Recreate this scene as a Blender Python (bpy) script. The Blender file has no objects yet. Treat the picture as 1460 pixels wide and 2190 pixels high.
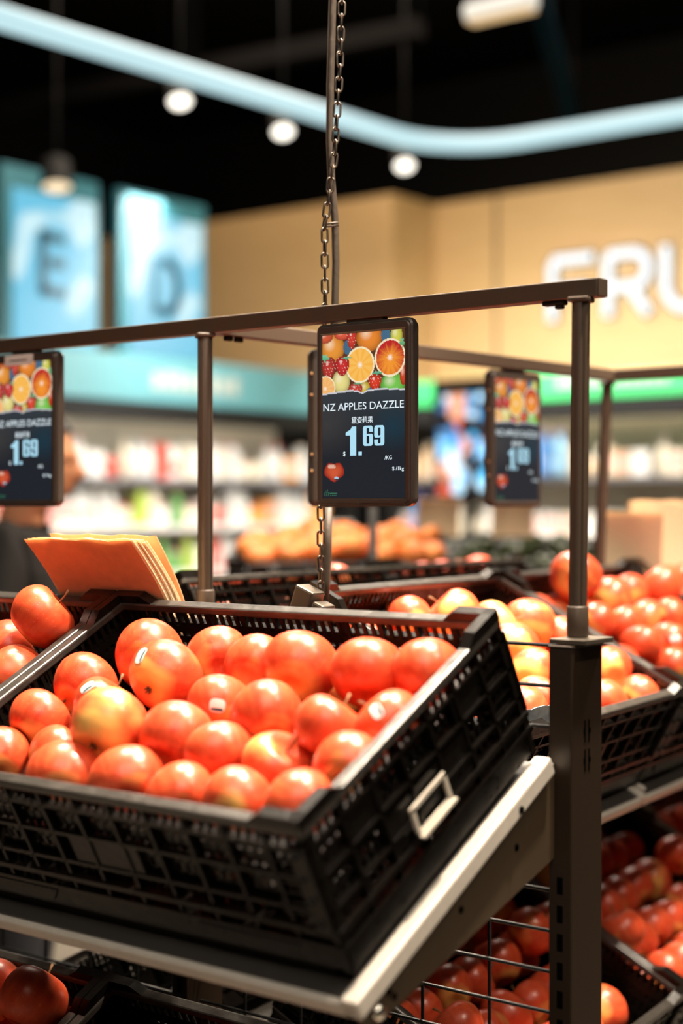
import bpy, bmesh, math, random
from mathutils import Vector, Matrix, Quaternion

# ------------------------------------------------------------------ camera, world, lights, exposure
S = bpy.context.scene
COL = S.collection
PI = math.pi
YAW = math.radians(38.41)
CR = Vector((math.cos(YAW), math.sin(YAW), 0))       # camera right, on the floor plane
CF = Vector((-math.sin(YAW), math.cos(YAW), 0))      # camera forward
EYE = Vector((0, 0, 1.38))
FPX = 3350.0

def at(px, py, d):
    """point that stands d metres ahead of the lens, in the direction of a pixel of the 1460x2190 frame"""
    return EYE + (CR * ((px - 730) / FPX) + CF + Vector((0, 0, (1087 - py) / FPX))) * d

cam = bpy.data.cameras.new('camera')
cam.sensor_fit = 'VERTICAL'; cam.sensor_height = 36.0; cam.sensor_width = 24.0
cam.lens = FPX * 36.0 / 2190.0
cam.clip_start = 0.05; cam.clip_end = 60
cam.dof.use_dof = True; cam.dof.focus_distance = 2.02; cam.dof.aperture_fstop = 1.9; cam.dof.aperture_blades = 0
co = bpy.data.objects.new('camera', cam); COL.objects.link(co)
co.location = EYE
co.rotation_euler = (PI / 2 - math.atan(8 / FPX), 0, YAW)
S.camera = co

S.view_settings.view_transform = 'Standard'
S.view_settings.look = 'None'
S.view_settings.exposure = 0.0
S.view_settings.gamma = 1.0
S.view_settings.use_curve_mapping = False

W = bpy.data.worlds.new('store_ambient'); S.world = W; W.use_nodes = True
W.node_tree.nodes['Background'].inputs[0].default_value = (1.0, 0.80, 0.62, 1)
W.node_tree.nodes['Background'].inputs[1].default_value = 0.018

def spot(name, loc, target, watt, deg=70, color=(1.0, 0.84, 0.66), size=0.06, blend=0.6):
    l = bpy.data.lights.new(name, 'SPOT'); l.energy = watt; l.spot_size = math.radians(deg); l.spot_blend = blend
    l.color = color; l.shadow_soft_size = size
    o = bpy.data.objects.new(name, l); COL.objects.link(o); o.location = loc
    o.rotation_euler = (Vector(target) - Vector(loc)).to_track_quat('-Z', 'Y').to_euler()
    return o

def area(name, loc, target, watt, sx, sy, color=(1.0, 0.88, 0.74)):
    l = bpy.data.lights.new(name, 'AREA'); l.energy = watt; l.shape = 'RECTANGLE'; l.size = sx; l.size_y = sy; l.color = color
    o = bpy.data.objects.new(name, l); COL.objects.link(o); o.location = loc
    o.rotation_euler = (Vector(target) - Vector(loc)).to_track_quat('-Z', 'Y').to_euler()
    return o

# the track spots that hang over the produce island, spots and unseen area lights added as fill, the wall washers
TRACK_AND_FILL = [((-0.55, 1.75, 3.7), (-1.15, 1.45, 1.2), 760), ((-1.25, 2.15, 3.7), (-1.3, 1.4, 1.2), 760), ((-2.15, 1.75, 3.7), (-1.6, 1.45, 1.2), 640),
         ((-0.5, 3.0, 3.7), (-1.4, 2.5, 1.2), 760), ((-2.3, 3.1, 3.7), (-1.9, 2.3, 1.2), 640), ((0.9, 1.5, 3.7), (-1.2, 2.1, 0.8), 150), ((-2.9, 2.4, 3.7), (-2.7, 3.35, 1.3), 420), ((-1.5, 3.7, 3.7), (-2.9, 2.55, 1.45), 420), ((-0.2, 2.1, 3.7), (-1.05, 3.4, 1.25), 620)]  # last spots of the row added to brighten peaches, a face and pale bags
for k, (a, b, w) in enumerate(TRACK_AND_FILL):
    spot('track_and_fill_spot', a, b, w, 46)
area('fill_area_light', (-4.6, 5.6, 4.4), (-4.6, 5.6, 0), 260, 3.0, 3.0)  # general fill added to brighten the background
area('fill_area_light', (0.3, -0.7, 4.0), (-1.2, 1.6, 1.2), 80, 2.2, 2.2)  # soft front fill added on the camera side, no lamp fitting there
area('wall_washer_light', (-5.2, 7.2, 4.2), (-5.4, 9.1, 2.7), 27, 2.6, 0.3, (1.0, 0.80, 0.55))
area('wall_washer_light', (-7.6, 7.6, 4.3), (-7.6, 8.6, 2.8), 7, 1.6, 0.3, (1.0, 0.74, 0.45))
area('case_light', (-5.7, 6.5, 2.4), (-6.75, 6.5, 1.2), 75, 0.3, 3.6, (1.0, 0.95, 0.88))
area('case_light', (-5.0, 8.0, 2.5), (-5.0, 9.2, 1.4), 50, 2.6, 0.3, (1.0, 0.93, 0.84))

# ------------------------------------------------------------------ materials
def new_mat(name):
    m = bpy.data.materials.new(name); m.use_nodes = True
    nt = m.node_tree; b = nt.nodes['Principled BSDF']
    return m, nt, b

def mat(name, col, rough=0.5, metal=0.0, spec=0.5, var=0.12, scale=40.0, bump=0.0, coat=0.0):
    """plain surface whose colour and gloss wander a little with a noise"""
    m, nt, b = new_mat(name)
    b.inputs['Metallic'].default_value = metal
    b.inputs['Specular IOR Level'].default_value = spec
    b.inputs['Coat Weight'].default_value = coat
    tc = nt.nodes.new('ShaderNodeTexCoord'); n = nt.nodes.new('ShaderNodeTexNoise')
    n.inputs['Scale'].default_value = scale; n.inputs['Detail'].default_value = 4
    nt.links.new(tc.outputs['Object'], n.inputs['Vector'])
    r = nt.nodes.new('ShaderNodeMix'); r.data_type = 'RGBA'
    r.inputs['A'].default_value = (*[c * (1 - var) for c in col], 1)
    r.inputs['B'].default_value = (*[min(1, c * (1 + var)) for c in col], 1)
    nt.links.new(n.outputs['Fac'], r.inputs['Factor']); nt.links.new(r.outputs['Result'], b.inputs['Base Color'])
    mr = nt.nodes.new('ShaderNodeMapRange')
    mr.inputs['To Min'].default_value = max(0.02, rough - 0.08); mr.inputs['To Max'].default_value = min(1, rough + 0.08)
    nt.links.new(n.outputs['Fac'], mr.inputs['Value']); nt.links.new(mr.outputs['Result'], b.inputs['Roughness'])
    if bump:
        bp = nt.nodes.new('ShaderNodeBump'); bp.inputs['Strength'].default_value = bump; bp.inputs['Distance'].default_value = 0.002
        nt.links.new(n.outputs['Fac'], bp.inputs['Height']); nt.links.new(bp.outputs['Normal'], b.inputs['Normal'])
    return m

def emit(name, col, strength=1.0):
    m, nt, b = new_mat(name)
    b.inputs['Base Color'].default_value = (0.02, 0.02, 0.02, 1)
    b.inputs['Emission Color'].default_value = (*col, 1); b.inputs['Emission Strength'].default_value = strength
    b.inputs['Roughness'].default_value = 0.4
    return m

def vcol_emit(name, strength, rough=0.12):
    """screen: a painted colour attribute that glows behind glass"""
    m, nt, b = new_mat(name)
    a = nt.nodes.new('ShaderNodeAttribute'); a.attribute_name = 'paint'
    b.inputs['Base Color'].default_value = (0.01, 0.01, 0.012, 1); b.inputs['Roughness'].default_value = rough
    nt.links.new(a.outputs['Color'], b.inputs['Emission Color']); b.inputs['Emission Strength'].default_value = strength
    return m

def apple_mat():
    m, nt, b = new_mat('apple_skin')
    N = nt.nodes.new; Lk = nt.links.new
    tc = N('ShaderNodeTexCoord'); oi = N('ShaderNodeObjectInfo')
    off = N('ShaderNodeVectorMath'); off.operation = 'ADD'
    sc = N('ShaderNodeMath'); sc.operation = 'MULTIPLY'; sc.inputs[1].default_value = 37.0
    Lk(oi.outputs['Random'], sc.inputs[0])
    cmb = N('ShaderNodeCombineXYZ'); [Lk(sc.outputs[0], cmb.inputs[i]) for i in range(3)]
    Lk(tc.outputs['Object'], off.inputs[0]); Lk(cmb.outputs[0], off.inputs[1])
    big = N('ShaderNodeTexNoise'); big.inputs['Scale'].default_value = 16; big.inputs['Detail'].default_value = 2
    Lk(off.outputs[0], big.inputs['Vector'])
    # streaks running from stem to calyx
    st = N('ShaderNodeVectorMath'); st.operation = 'MULTIPLY'; st.inputs[1].default_value = (1, 1, 0.18)
    Lk(off.outputs[0], st.inputs[0])
    fine = N('ShaderNodeTexNoise'); fine.inputs['Scale'].default_value = 120; fine.inputs['Detail'].default_value = 3
    Lk(st.outputs[0], fine.inputs['Vector'])
    sep = N('ShaderNodeSeparateXYZ'); Lk(tc.outputs['Object'], sep.inputs[0])
    at_ = N('ShaderNodeAttribute'); at_.attribute_type = 'OBJECT'; at_.attribute_name = 'yellow'
    # yellow mask: patchy, more towards calyx, plus the apple's own bias
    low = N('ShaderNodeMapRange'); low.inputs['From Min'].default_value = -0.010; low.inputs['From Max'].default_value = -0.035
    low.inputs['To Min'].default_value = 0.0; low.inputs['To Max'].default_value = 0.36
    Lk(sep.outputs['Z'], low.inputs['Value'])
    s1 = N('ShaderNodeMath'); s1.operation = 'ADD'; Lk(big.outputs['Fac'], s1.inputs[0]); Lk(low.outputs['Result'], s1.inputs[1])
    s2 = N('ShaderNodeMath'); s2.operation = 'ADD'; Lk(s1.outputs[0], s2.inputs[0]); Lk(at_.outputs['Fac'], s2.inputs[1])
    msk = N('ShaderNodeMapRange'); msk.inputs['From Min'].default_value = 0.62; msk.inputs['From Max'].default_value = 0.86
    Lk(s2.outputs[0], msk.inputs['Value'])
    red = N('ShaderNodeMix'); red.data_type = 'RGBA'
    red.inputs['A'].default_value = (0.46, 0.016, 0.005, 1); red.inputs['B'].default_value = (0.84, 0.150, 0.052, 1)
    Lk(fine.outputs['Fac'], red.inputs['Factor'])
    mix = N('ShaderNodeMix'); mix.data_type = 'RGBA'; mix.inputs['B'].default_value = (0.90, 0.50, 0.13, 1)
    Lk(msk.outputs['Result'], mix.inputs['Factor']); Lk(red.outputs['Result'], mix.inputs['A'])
    vo = N('ShaderNodeTexVoronoi'); vo.inputs['Scale'].default_value = 260; Lk(off.outputs[0], vo.inputs['Vector'])
    dot = N('ShaderNodeMapRange'); dot.inputs['From Min'].default_value = 0.16; dot.inputs['From Max'].default_value = 0.06
    dot.inputs['To Max'].default_value = 0.5
    Lk(vo.outputs['Distance'], dot.inputs['Value'])
    mx2 = N('ShaderNodeMix'); mx2.data_type = 'RGBA'; mx2.inputs['B'].default_value = (0.90, 0.50, 0.28, 1)
    Lk(dot.outputs['Result'], mx2.inputs['Factor']); Lk(mix.outputs['Result'], mx2.inputs['A'])
    Lk(mx2.outputs['Result'], b.inputs['Base Color'])
    b.inputs['Subsurface Weight'].default_value = 0.2; b.inputs['Subsurface Radius'].default_value = (1.0, 0.25, 0.08); b.inputs['Subsurface Scale'].default_value = 0.008
    b.inputs['Roughness'].default_value = 0.33; b.inputs['Specular IOR Level'].default_value = 0.45
    b.inputs['Coat Weight'].default_value = 0.12; b.inputs['Coat Roughness'].default_value = 0.22
    return m

M = dict(
    apple=apple_mat(),
    stem=mat('apple_stem', (0.20, 0.10, 0.035), 0.8),
    calyx=mat('apple_calyx', (0.10, 0.055, 0.02), 0.9),
    sticker=mat('sticker_white', (0.80, 0.80, 0.78), 0.4),
    sticker_teal=mat('sticker_teal', (0.01, 0.07, 0.10), 0.4),
    plastic=mat('black_crate_plastic', (0.0045, 0.0034, 0.0026), 0.30, spec=0.26, var=0.35, scale=70, bump=0.25),
    rail=mat('brown_black_powder_coat', (0.072, 0.049, 0.034), 0.42, scale=300, bump=0.05),
    upright=mat('dark_brown_steel', (0.024, 0.0145, 0.0085), 0.42, spec=0.35, scale=200),
    slot=mat('slot_black', (0.002, 0.002, 0.002), 0.95, spec=0.0),
    bezel=mat('display_bezel', (0.060, 0.046, 0.038), 0.38, scale=400, bump=0.03),
    shelf=mat('pale_grey_steel', (0.60, 0.55, 0.48), 0.38, scale=120),
    bracket=mat('bronze_bracket_steel', (0.070, 0.047, 0.027), 0.45, scale=120),
    rim=mat('scuffed_black_rim', (0.030, 0.026, 0.022), 0.36, spec=0.6, var=0.6, scale=55, bump=0.6),
    tray=mat('dark_grey_shelf_tray', (0.045, 0.040, 0.035), 0.45, scale=90),
    wire=mat('black_wire', (0.010, 0.010, 0.011), 0.45),
    chain=mat('dark_chain_steel', (0.16, 0.13, 0.105), 0.34, metal=0.9, scale=200),
    cable=mat('brown_cable', (0.060, 0.043, 0.030), 0.55, scale=150, bump=0.2),
    clamp=mat('tarnished_steel', (0.15, 0.125, 0.098), 0.42, metal=0.7, scale=60),
    chrome=mat('chrome', (0.75, 0.72, 0.65), 0.2, metal=1.0),
    brass=mat('warm_screw', (0.75, 0.42, 0.20), 0.35, metal=0.6),
    holder=mat('label_holder_grey', (0.55, 0.50, 0.42), 0.4),
    kraft=mat('kraft_paper', (0.72, 0.47, 0.26), 0.85, var=0.16, scale=60, bump=0.3),
    kraft_pale=mat('kraft_cut_edge', (0.86, 0.68, 0.46), 0.9, var=0.1, scale=150, bump=0.3),
    liner=mat('clear_plastic_liner', (0.60, 0.68, 0.75), 0.25, var=0.25, scale=60, bump=0.6),
    text=emit('screen_text_pale_blue', (0.42, 0.74, 0.90), 1.0),
    textw=emit('screen_text_white', (0.78, 0.90, 0.95), 1.0),
    logo=emit('screen_logo_green', (0.02, 0.14, 0.08), 1.0),
    screen=vcol_emit('screen_picture', 1.0), advert=vcol_emit('advert_picture', 2.0),
    tube=emit('led_tube', (0.50, 0.74, 0.79), 1.1),
    lamp=emit('lamp_lens', (1.0, 0.93, 0.80), 3.0),
    lampwarm=emit('lamp_lens_warm', (1.0, 0.78, 0.50), 1.3),
    lampbody=mat('lamp_body', (0.008, 0.007, 0.006), 0.6, spec=0.1),
    black=mat('matt_black', (0.006, 0.0055, 0.005), 0.7, spec=0.3),
    ceil=mat('black_ceiling_paint', (0.004, 0.0035, 0.003), 0.9, spec=0.1, scale=3),
    beam=mat('dark_ceiling_steel', (0.007, 0.006, 0.0055), 0.8, spec=0.0),
    beamblue=mat('blue_grey_ceiling_steel', (0.006, 0.013, 0.018), 0.8, spec=0.0),
    teal=mat('teal_header', (0.095, 0.27, 0.305), 0.5, scale=2),
    tealframe=mat('teal_sign_frame', (0.025, 0.13, 0.16), 0.5, scale=2),
    green=mat('green_header', (0.035, 0.40, 0.12), 0.5, scale=2),
    skin=mat('skin', (0.78, 0.38, 0.20), 0.5, scale=30),
    shirt=mat('black_shirt', (0.012, 0.011, 0.010), 0.85),
    trousers=mat('dark_trousers', (0.016, 0.017, 0.022), 0.85),
    hair=mat('black_hair', (0.010, 0.007, 0.006), 0.5),
    shoe=mat('dark_shoe', (0.012, 0.010, 0.010), 0.5),
)

def wood_mat():
    m, nt, b = new_mat('pale_wood_panel')
    tc = nt.nodes.new('ShaderNodeTexCoord'); mp = nt.nodes.new('ShaderNodeMapping'); mp.inputs['Scale'].default_value = (1.2, 1.2, 14)
    n = nt.nodes.new('ShaderNodeTexNoise'); n.inputs['Scale'].default_value = 2.0; n.inputs['Detail'].default_value = 6
    r = nt.nodes.new('ShaderNodeMix'); r.data_type = 'RGBA'
    r.inputs['A'].default_value = (0.44, 0.27, 0.115, 1); r.inputs['B'].default_value = (0.55, 0.36, 0.17, 1)
    nt.links.new(tc.outputs['Object'], mp.inputs[0]); nt.links.new(mp.outputs[0], n.inputs[0])
    nt.links.new(n.outputs['Fac'], r.inputs['Factor']); nt.links.new(r.outputs['Result'], b.inputs['Base Color'])
    b.inputs['Roughness'].default_value = 0.55
    return m
M['wood'] = wood_mat()
for k_ in ('kraft', 'kraft_pale'):                                  # paper lets some light through
    nt_ = M[k_].node_tree; b_ = nt_.nodes['Principled BSDF']; tr_ = nt_.nodes.new('ShaderNodeBsdfTranslucent'); mx_ = nt_.nodes.new('ShaderNodeMixShader'); mx_.inputs[0].default_value = 0.35
    src_ = b_.inputs['Base Color'].links[0].from_socket; nt_.links.new(src_, tr_.inputs['Color'])
    nt_.links.new(b_.outputs[0], mx_.inputs[1]); nt_.links.new(tr_.outputs[0], mx_.inputs[2]); nt_.links.new(mx_.outputs[0], nt_.nodes['Material Output'].inputs['Surface'])

def floor_mat():
    m, nt, b = new_mat('polished_floor_tile')
    tc = nt.nodes.new('ShaderNodeTexCoord'); br = nt.nodes.new('ShaderNodeTexBrick')
    br.inputs['Scale'].default_value = 1.0; br.offset = 0; br.inputs['Brick Width'].default_value = 0.6; br.inputs['Row Height'].default_value = 0.6
    br.inputs['Mortar Size'].default_value = 0.003
    br.inputs['Color1'].default_value = (0.20, 0.17, 0.14, 1); br.inputs['Color2'].default_value = (0.23, 0.20, 0.165, 1); br.inputs['Mortar'].default_value = (0.10, 0.09, 0.08, 1)
    nt.links.new(tc.outputs['Object'], br.inputs['Vector']); nt.links.new(br.outputs['Color'], b.inputs['Base Color'])
    b.inputs['Roughness'].default_value = 0.22
    return m
M['floor'] = floor_mat()

def sign_mat():
    """backlit blue sign face with pale cloud shapes"""
    m, nt, b = new_mat('backlit_blue_sign')
    tc = nt.nodes.new('ShaderNodeTexCoord'); n = nt.nodes.new('ShaderNodeTexNoise'); n.inputs['Scale'].default_value = 3.2; n.inputs['Detail'].default_value = 0.5
    cr = nt.nodes.new('ShaderNodeValToRGB')
    cr.color_ramp.elements[0].position = 0.54; cr.color_ramp.elements[0].color = (0.035, 0.46, 0.70, 1)
    cr.color_ramp.elements[1].position = 0.61; cr.color_ramp.elements[1].color = (0.50, 0.78, 0.86, 1)
    nt.links.new(tc.outputs['Object'], n.inputs[0]); nt.links.new(n.outputs['Fac'], cr.inputs[0])
    nt.links.new(cr.outputs['Color'], b.inputs['Emission Color']); b.inputs['Emission Strength'].default_value = 1.0
    b.inputs['Base Color'].default_value = (0.05, 0.05, 0.05, 1)
    return m
M['sign'] = sign_mat()
M['signtext'] = mat('sign_letter_navy', (0.012, 0.055, 0.085), 0.5)
M['letter'] = emit('lit_letter_white', (0.95, 0.98, 1.0), 1.4)
M['caselight'] = emit('case_light_strip', (1.0, 0.94, 0.86), 2.0); M['halo'] = emit('letter_halo_strip', (0.95, 0.97, 1.0), 3.2)
M['letterside'] = mat('letter_return_navy', (0.02, 0.08, 0.11), 0.5)
M['paleprint'] = mat('pale_print', (0.36, 0.40, 0.36), 0.6)

# ------------------------------------------------------------------ helpers
class MB:
    """collects shapes and links them as one mesh object"""
    def __init__(s): s.v = []; s.f = []; s.sm = []
    def add(s, vs, fs, smooth=False, mx=None):
        o = len(s.v)
        s.v += [tuple(mx @ Vector(p)) if mx else tuple(p) for p in vs]
        s.f += [tuple(i + o for i in q) for q in fs]; s.sm += [smooth] * len(fs)
        return s
    def box(s, x0, x1, y0, y1, z0, z1, mx=None):
        vs = [(x, y, z) for x in (x0, x1) for y in (y0, y1) for z in (z0, z1)]
        return s.add(vs, [(0, 1, 3, 2), (4, 6, 7, 5), (0, 4, 5, 1), (2, 3, 7, 6), (0, 2, 6, 4), (1, 5, 7, 3)], False, mx)
    def cbox(s, x0, x1, y0, y1, z0, z1, c=0.002, mx=None):
        """box with chamfered edges"""
        bm = bmesh.new(); bmesh.ops.create_cube(bm, size=1)
        for v in bm.verts: v.co = Vector(((x0 + x1) / 2 + v.co.x * (x1 - x0), (y0 + y1) / 2 + v.co.y * (y1 - y0), (z0 + z1) / 2 + v.co.z * (z1 - z0)))
        bmesh.ops.bevel(bm, geom=bm.edges[:], offset=c, segments=2, profile=0.5, affect='EDGES')
        bm.verts.index_update()
        s.add([v.co.copy() for v in bm.verts], [[v.index for v in f.verts] for f in bm.faces], False, mx); bm.free(); return s
    def prism(s, pts, y0, y1, mx=None):
        """outline in x,z pushed along y"""
        n = len(pts)
        vs = [(p[0], y0, p[1]) for p in pts] + [(p[0], y1, p[1]) for p in pts]
        fs = [tuple(range(n)), tuple(range(2 * n - 1, n - 1, -1))] + [(i, i + n, (i + 1) % n + n, (i + 1) % n) for i in range(n)]
        return s.add(vs, fs, False, mx)
    def lathe(s, prof, n=24, mx=None, smooth=True):
        vs = []; fs = []
        for (r, z) in prof:
            for k in range(n):
                a = 2 * PI * k / n; vs.append((r * math.cos(a), r * math.sin(a), z))
        for i in range(len(prof) - 1):
            for k in range(n):
                fs.append((i * n + k, i * n + (k + 1) % n, (i + 1) * n + (k + 1) % n, (i + 1) * n + k))
        if prof[0][0] > 1e-6: fs.append(tuple(range(n - 1, -1, -1)))
        if prof[-1][0] > 1e-6: fs.append(tuple(range((len(prof) - 1) * n, len(prof) * n)))
        return s.add(vs, fs, smooth, mx)
    def tube(s, pts, r, n=8, closed=False, mx=None, caps=True):
        pts = [Vector(p) for p in pts]; m = len(pts); vs = []; fs = []
        up = None
        for i, p in enumerate(pts):
            if closed: t = pts[(i + 1) % m] - pts[i - 1]
            else: t = pts[min(i + 1, m - 1)] - pts[max(i - 1, 0)]
            t.normalize()
            if up is None:
                up = Vector((0, 0, 1)) if abs(t.z) < 0.9 else Vector((1, 0, 0))
            u = up - t * up.dot(t); u.normalize(); w = t.cross(u); up = u
            rr = r[i] if isinstance(r, (list, tuple)) else r
            for k in range(n):
                a = 2 * PI * k / n; vs.append(p + u * (rr * math.cos(a)) + w * (rr * math.sin(a)))
        for i in range(m if closed else m - 1):
            j = (i + 1) % m
            for k in range(n):
                fs.append((i * n + k, i * n + (k + 1) % n, j * n + (k + 1) % n, j * n + k))
        if not closed and caps: fs += [tuple(range(n - 1, -1, -1)), tuple(range((m - 1) * n, m * n))]
        return s.add(vs, fs, True, mx)
    def mesh(s, name):
        me = bpy.data.meshes.new(name); me.from_pydata(s.v, [], s.f)
        me.polygons.foreach_set('use_smooth', s.sm); me.update()
        bm = bmesh.new(); bm.from_mesh(me); bmesh.ops.recalc_face_normals(bm, faces=bm.faces); bm.to_mesh(me); bm.free()
        return me
    def build(s, name, m, parent=None): return link(name, s.mesh(name), m, parent)

def link(name, me, m=None, parent=None):
    o = bpy.data.objects.new(name, me); COL.objects.link(o)
    if m is not None and not me.materials: me.materials.append(M[m] if isinstance(m, str) else m)
    if parent is not None: o.parent = parent
    return o

def tag(o, label, cat, group=None):
    o['label'] = label; o['category'] = cat
    if group: o['group'] = group
    return o

def thing(name, label, cat, loc=(0, 0, 0), rot=(0, 0, 0), group=None):
    o = bpy.data.objects.new(name, None); COL.objects.link(o); o.empty_display_size = 0.05
    o.location = loc; o.rotation_euler = rot
    return tag(o, label, cat, group)

def struct(name, mb, m, parent=None):
    o = mb.build(name, m, parent)
    if parent is None: o['kind'] = 'structure'
    return o

KIDS = {}
def copy_tree(o, parent=None):
    c = o.copy(); COL.objects.link(c); c.parent = parent
    for ch in o.children: copy_tree(ch, c)
    return c

def curve_mesh(name, splines, x0, x1, z0, z1, y=0.0):
    """filled flat outline(s) with holes; unit square coordinates mapped to the rectangle, facing -y"""
    cu = bpy.data.curves.new(name, 'CURVE'); cu.dimensions = '2D'; cu.fill_mode = 'BOTH'
    for pts in splines:
        sp = cu.splines.new('POLY'); sp.points.add(len(pts) - 1); sp.use_cyclic_u = True
        for p, q in zip(sp.points, pts): p.co = (q[0], q[1], 0, 1)
    o = bpy.data.objects.new(name, cu); COL.objects.link(o)
    me = bpy.data.meshes.new_from_object(o.evaluated_get(bpy.context.evaluated_depsgraph_get()))
    bpy.data.objects.remove(o); bpy.data.curves.remove(cu)
    for v in me.vertices: v.co = (x0 + v.co.x * (x1 - x0), y, z0 + v.co.y * (z1 - z0))
    me.name = name
    return me

def text_mesh(name, s, x0, x1, z0, z1, y=0.0, bold=0.0):
    """lettering stretched to fill the rectangle, facing -y"""
    cu = bpy.data.curves.new(name, 'FONT'); cu.body = s; cu.offset = bold; cu.resolution_u = 4
    o = bpy.data.objects.new(name, cu); COL.objects.link(o)
    me = bpy.data.meshes.new_from_object(o.evaluated_get(bpy.context.evaluated_depsgraph_get()))
    bpy.data.objects.remove(o); bpy.data.curves.remove(cu)
    xs = [v.co.x for v in me.vertices]; ys = [v.co.y for v in me.vertices]
    a, b, c, d = min(xs), max(xs), min(ys), max(ys)
    for v in me.vertices:
        v.co = (x0 + (v.co.x - a) / (b - a) * (x1 - x0), y, z0 + (v.co.y - c) / (d - c) * (z1 - z0))
    me.name = name
    return me

def roundrect(w, h, r, n=5):
    pts = []
    for cx, cz, a0 in ((w / 2 - r, h / 2 - r, 0), (-w / 2 + r, h / 2 - r, 90), (-w / 2 + r, -h / 2 + r, 180), (w / 2 - r, -h / 2 + r, 270)):
        for k in range(n + 1):
            a = math.radians(a0 + 90 * k / n); pts.append((cx + r * math.cos(a), cz + r * math.sin(a)))
    return pts

# ------------------------------------------------------------------ the room
struct('floor', MB().box(-11, 5, -5, 11, -0.05, 0), 'floor')
struct('ceiling', MB().box(-11, 5, -5, 11, 5.0, 5.05), 'ceil')
struct('wall_back', MB().box(-11, 5, 11, 11.1, 0, 5), 'black')
struct('wall_left', MB().box(-11.1, -11, -5, 11, 0, 5), 'black')
struct('wall_right', MB().box(5, 5.1, -5, 11, 0, 5), 'black')
struct('wall_front', MB().box(-11, 5, -5.1, -5, 0, 5), 'black')
# timber bulkheads over the wall cases: a proud one, its return, and the one set back with the lit letters
struct('wall_bulkhead_proud', MB().box(-10.9, -6.37, 8.6, 9.2, 2.05, 3.53), 'wood')
bk = struct('wall_bulkhead', MB().box(-6.37, 4.9, 9.1, 9.2, 2.22, 3.53), 'wood')
for k, x in enumerate((-5.86, -4.25, -2.6)):
    struct('panel_joint', MB().box(x, x + 0.012, 9.085, 9.1, 2.24, 3.53), 'bracket', bk)

# ------------------------------------------------------------------ vented folding crate
CL, CD, CH = 0.598, 0.384, 0.175
TILT = math.radians(27.9)

def wall_shape(length, h, side=False):
    """one lattice wall in x (length) and z, outer face at y=0, inner at y=0.012"""
    m = MB(); a = length / 2
    m.box(-a, a, 0.0, 0.011, h - 0.030, h - 0.026)
    m.box(-a, a, 0.0, 0.011, h - 0.066, h - 0.062)
    m.box(-a, a, 0.0, 0.011, 0.070, 0.074)
    m.box(-a, a, -0.003, 0.011, 0.046, 0.052)                        # ledges
    m.box(-a, a, -0.002, 0.011, 0.028, 0.033)
    m.box(-a, a, 0.002, 0.011, 0.0, 0.030)                           # solid skirt
    n = max(2, round(length / 0.054))
    for i in range(n + 1):
        x = -a + 0.002 + (length - 0.004) * i / n
        m.box(x - 0.002, x + 0.002, 0.0, 0.011, 0.03, h - 0.008)
    k = int(length / 0.0125)                                         # inner fine slats
    for i in range(k):
        x = -a + 0.008 + (length - 0.016) * i / (k - 1)
        m.box(x - 0.0026, x + 0.0026, 0.009, 0.012, 0.03, h - 0.012)
    for z in (0.078, 0.100, 0.124, h - 0.036):
        m.box(-a, a, 0.009, 0.012, z - 0.005, z + 0.005)
    for s in (-1, 1):                                                # dense ribs by the corners
        for z in range(9):
            m.box(s * (a - 0.036) - 0.030, s * (a - 0.036) + 0.030, 0.003, 0.010, 0.036 + z * 0.013, 0.0385 + z * 0.013)
    if side:
        m.box(-0.085, 0.085, 0.003, 0.010, 0.054, 0.100)             # plain field behind the label holder
        m.box(-a + 0.06, -a + 0.12, 0.003, 0.010, h - 0.064, h - 0.028)
        m.box(a - 0.12, a - 0.06, 0.003, 0.010, h - 0.064, h - 0.028)
    else:
        m.box(-0.060, 0.045, 0.002, 0.010, 0.074, 0.112)             # plain field of the front
        for c in (-0.19, 0.17):
            m.prism([(c - 0.07, 0.024), (c - 0.055, 0.006), (c + 0.055, 0.006), (c + 0.07, 0.024)], -0.0005, 0.003)
    return m

def rim_shape(length, h):
    m = MB(); a = length / 2
    return m.cbox(-a, a, -0.0018, 0.014, h - 0.011, h, 0.0025)

def lug_shape(h, sgn):
    """raised stacking lug at one end of a wall"""
    p = [(0, h - 0.002), (0, h + 0.011), (-sgn * 0.050, h + 0.011), (-sgn * 0.070, h - 0.002)]
    return MB().prism(p, -0.0018, 0.012)

def latch_shape(h):
    m = MB()
    m.cbox(-0.011, 0.011, -0.007, 0.004, 0.05, h - 0.02, 0.002)
    for q in range(4): m.lathe([(0.0040, -0.002), (0.0035, 0), (0.0030, 0.004), (0.0, 0.005)], 8, Matrix.Translation((0, -0.007, 0.065 + q * 0.027)) @ Matrix.Rotation(PI / 2, 4, 'X'))
    return m

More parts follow.
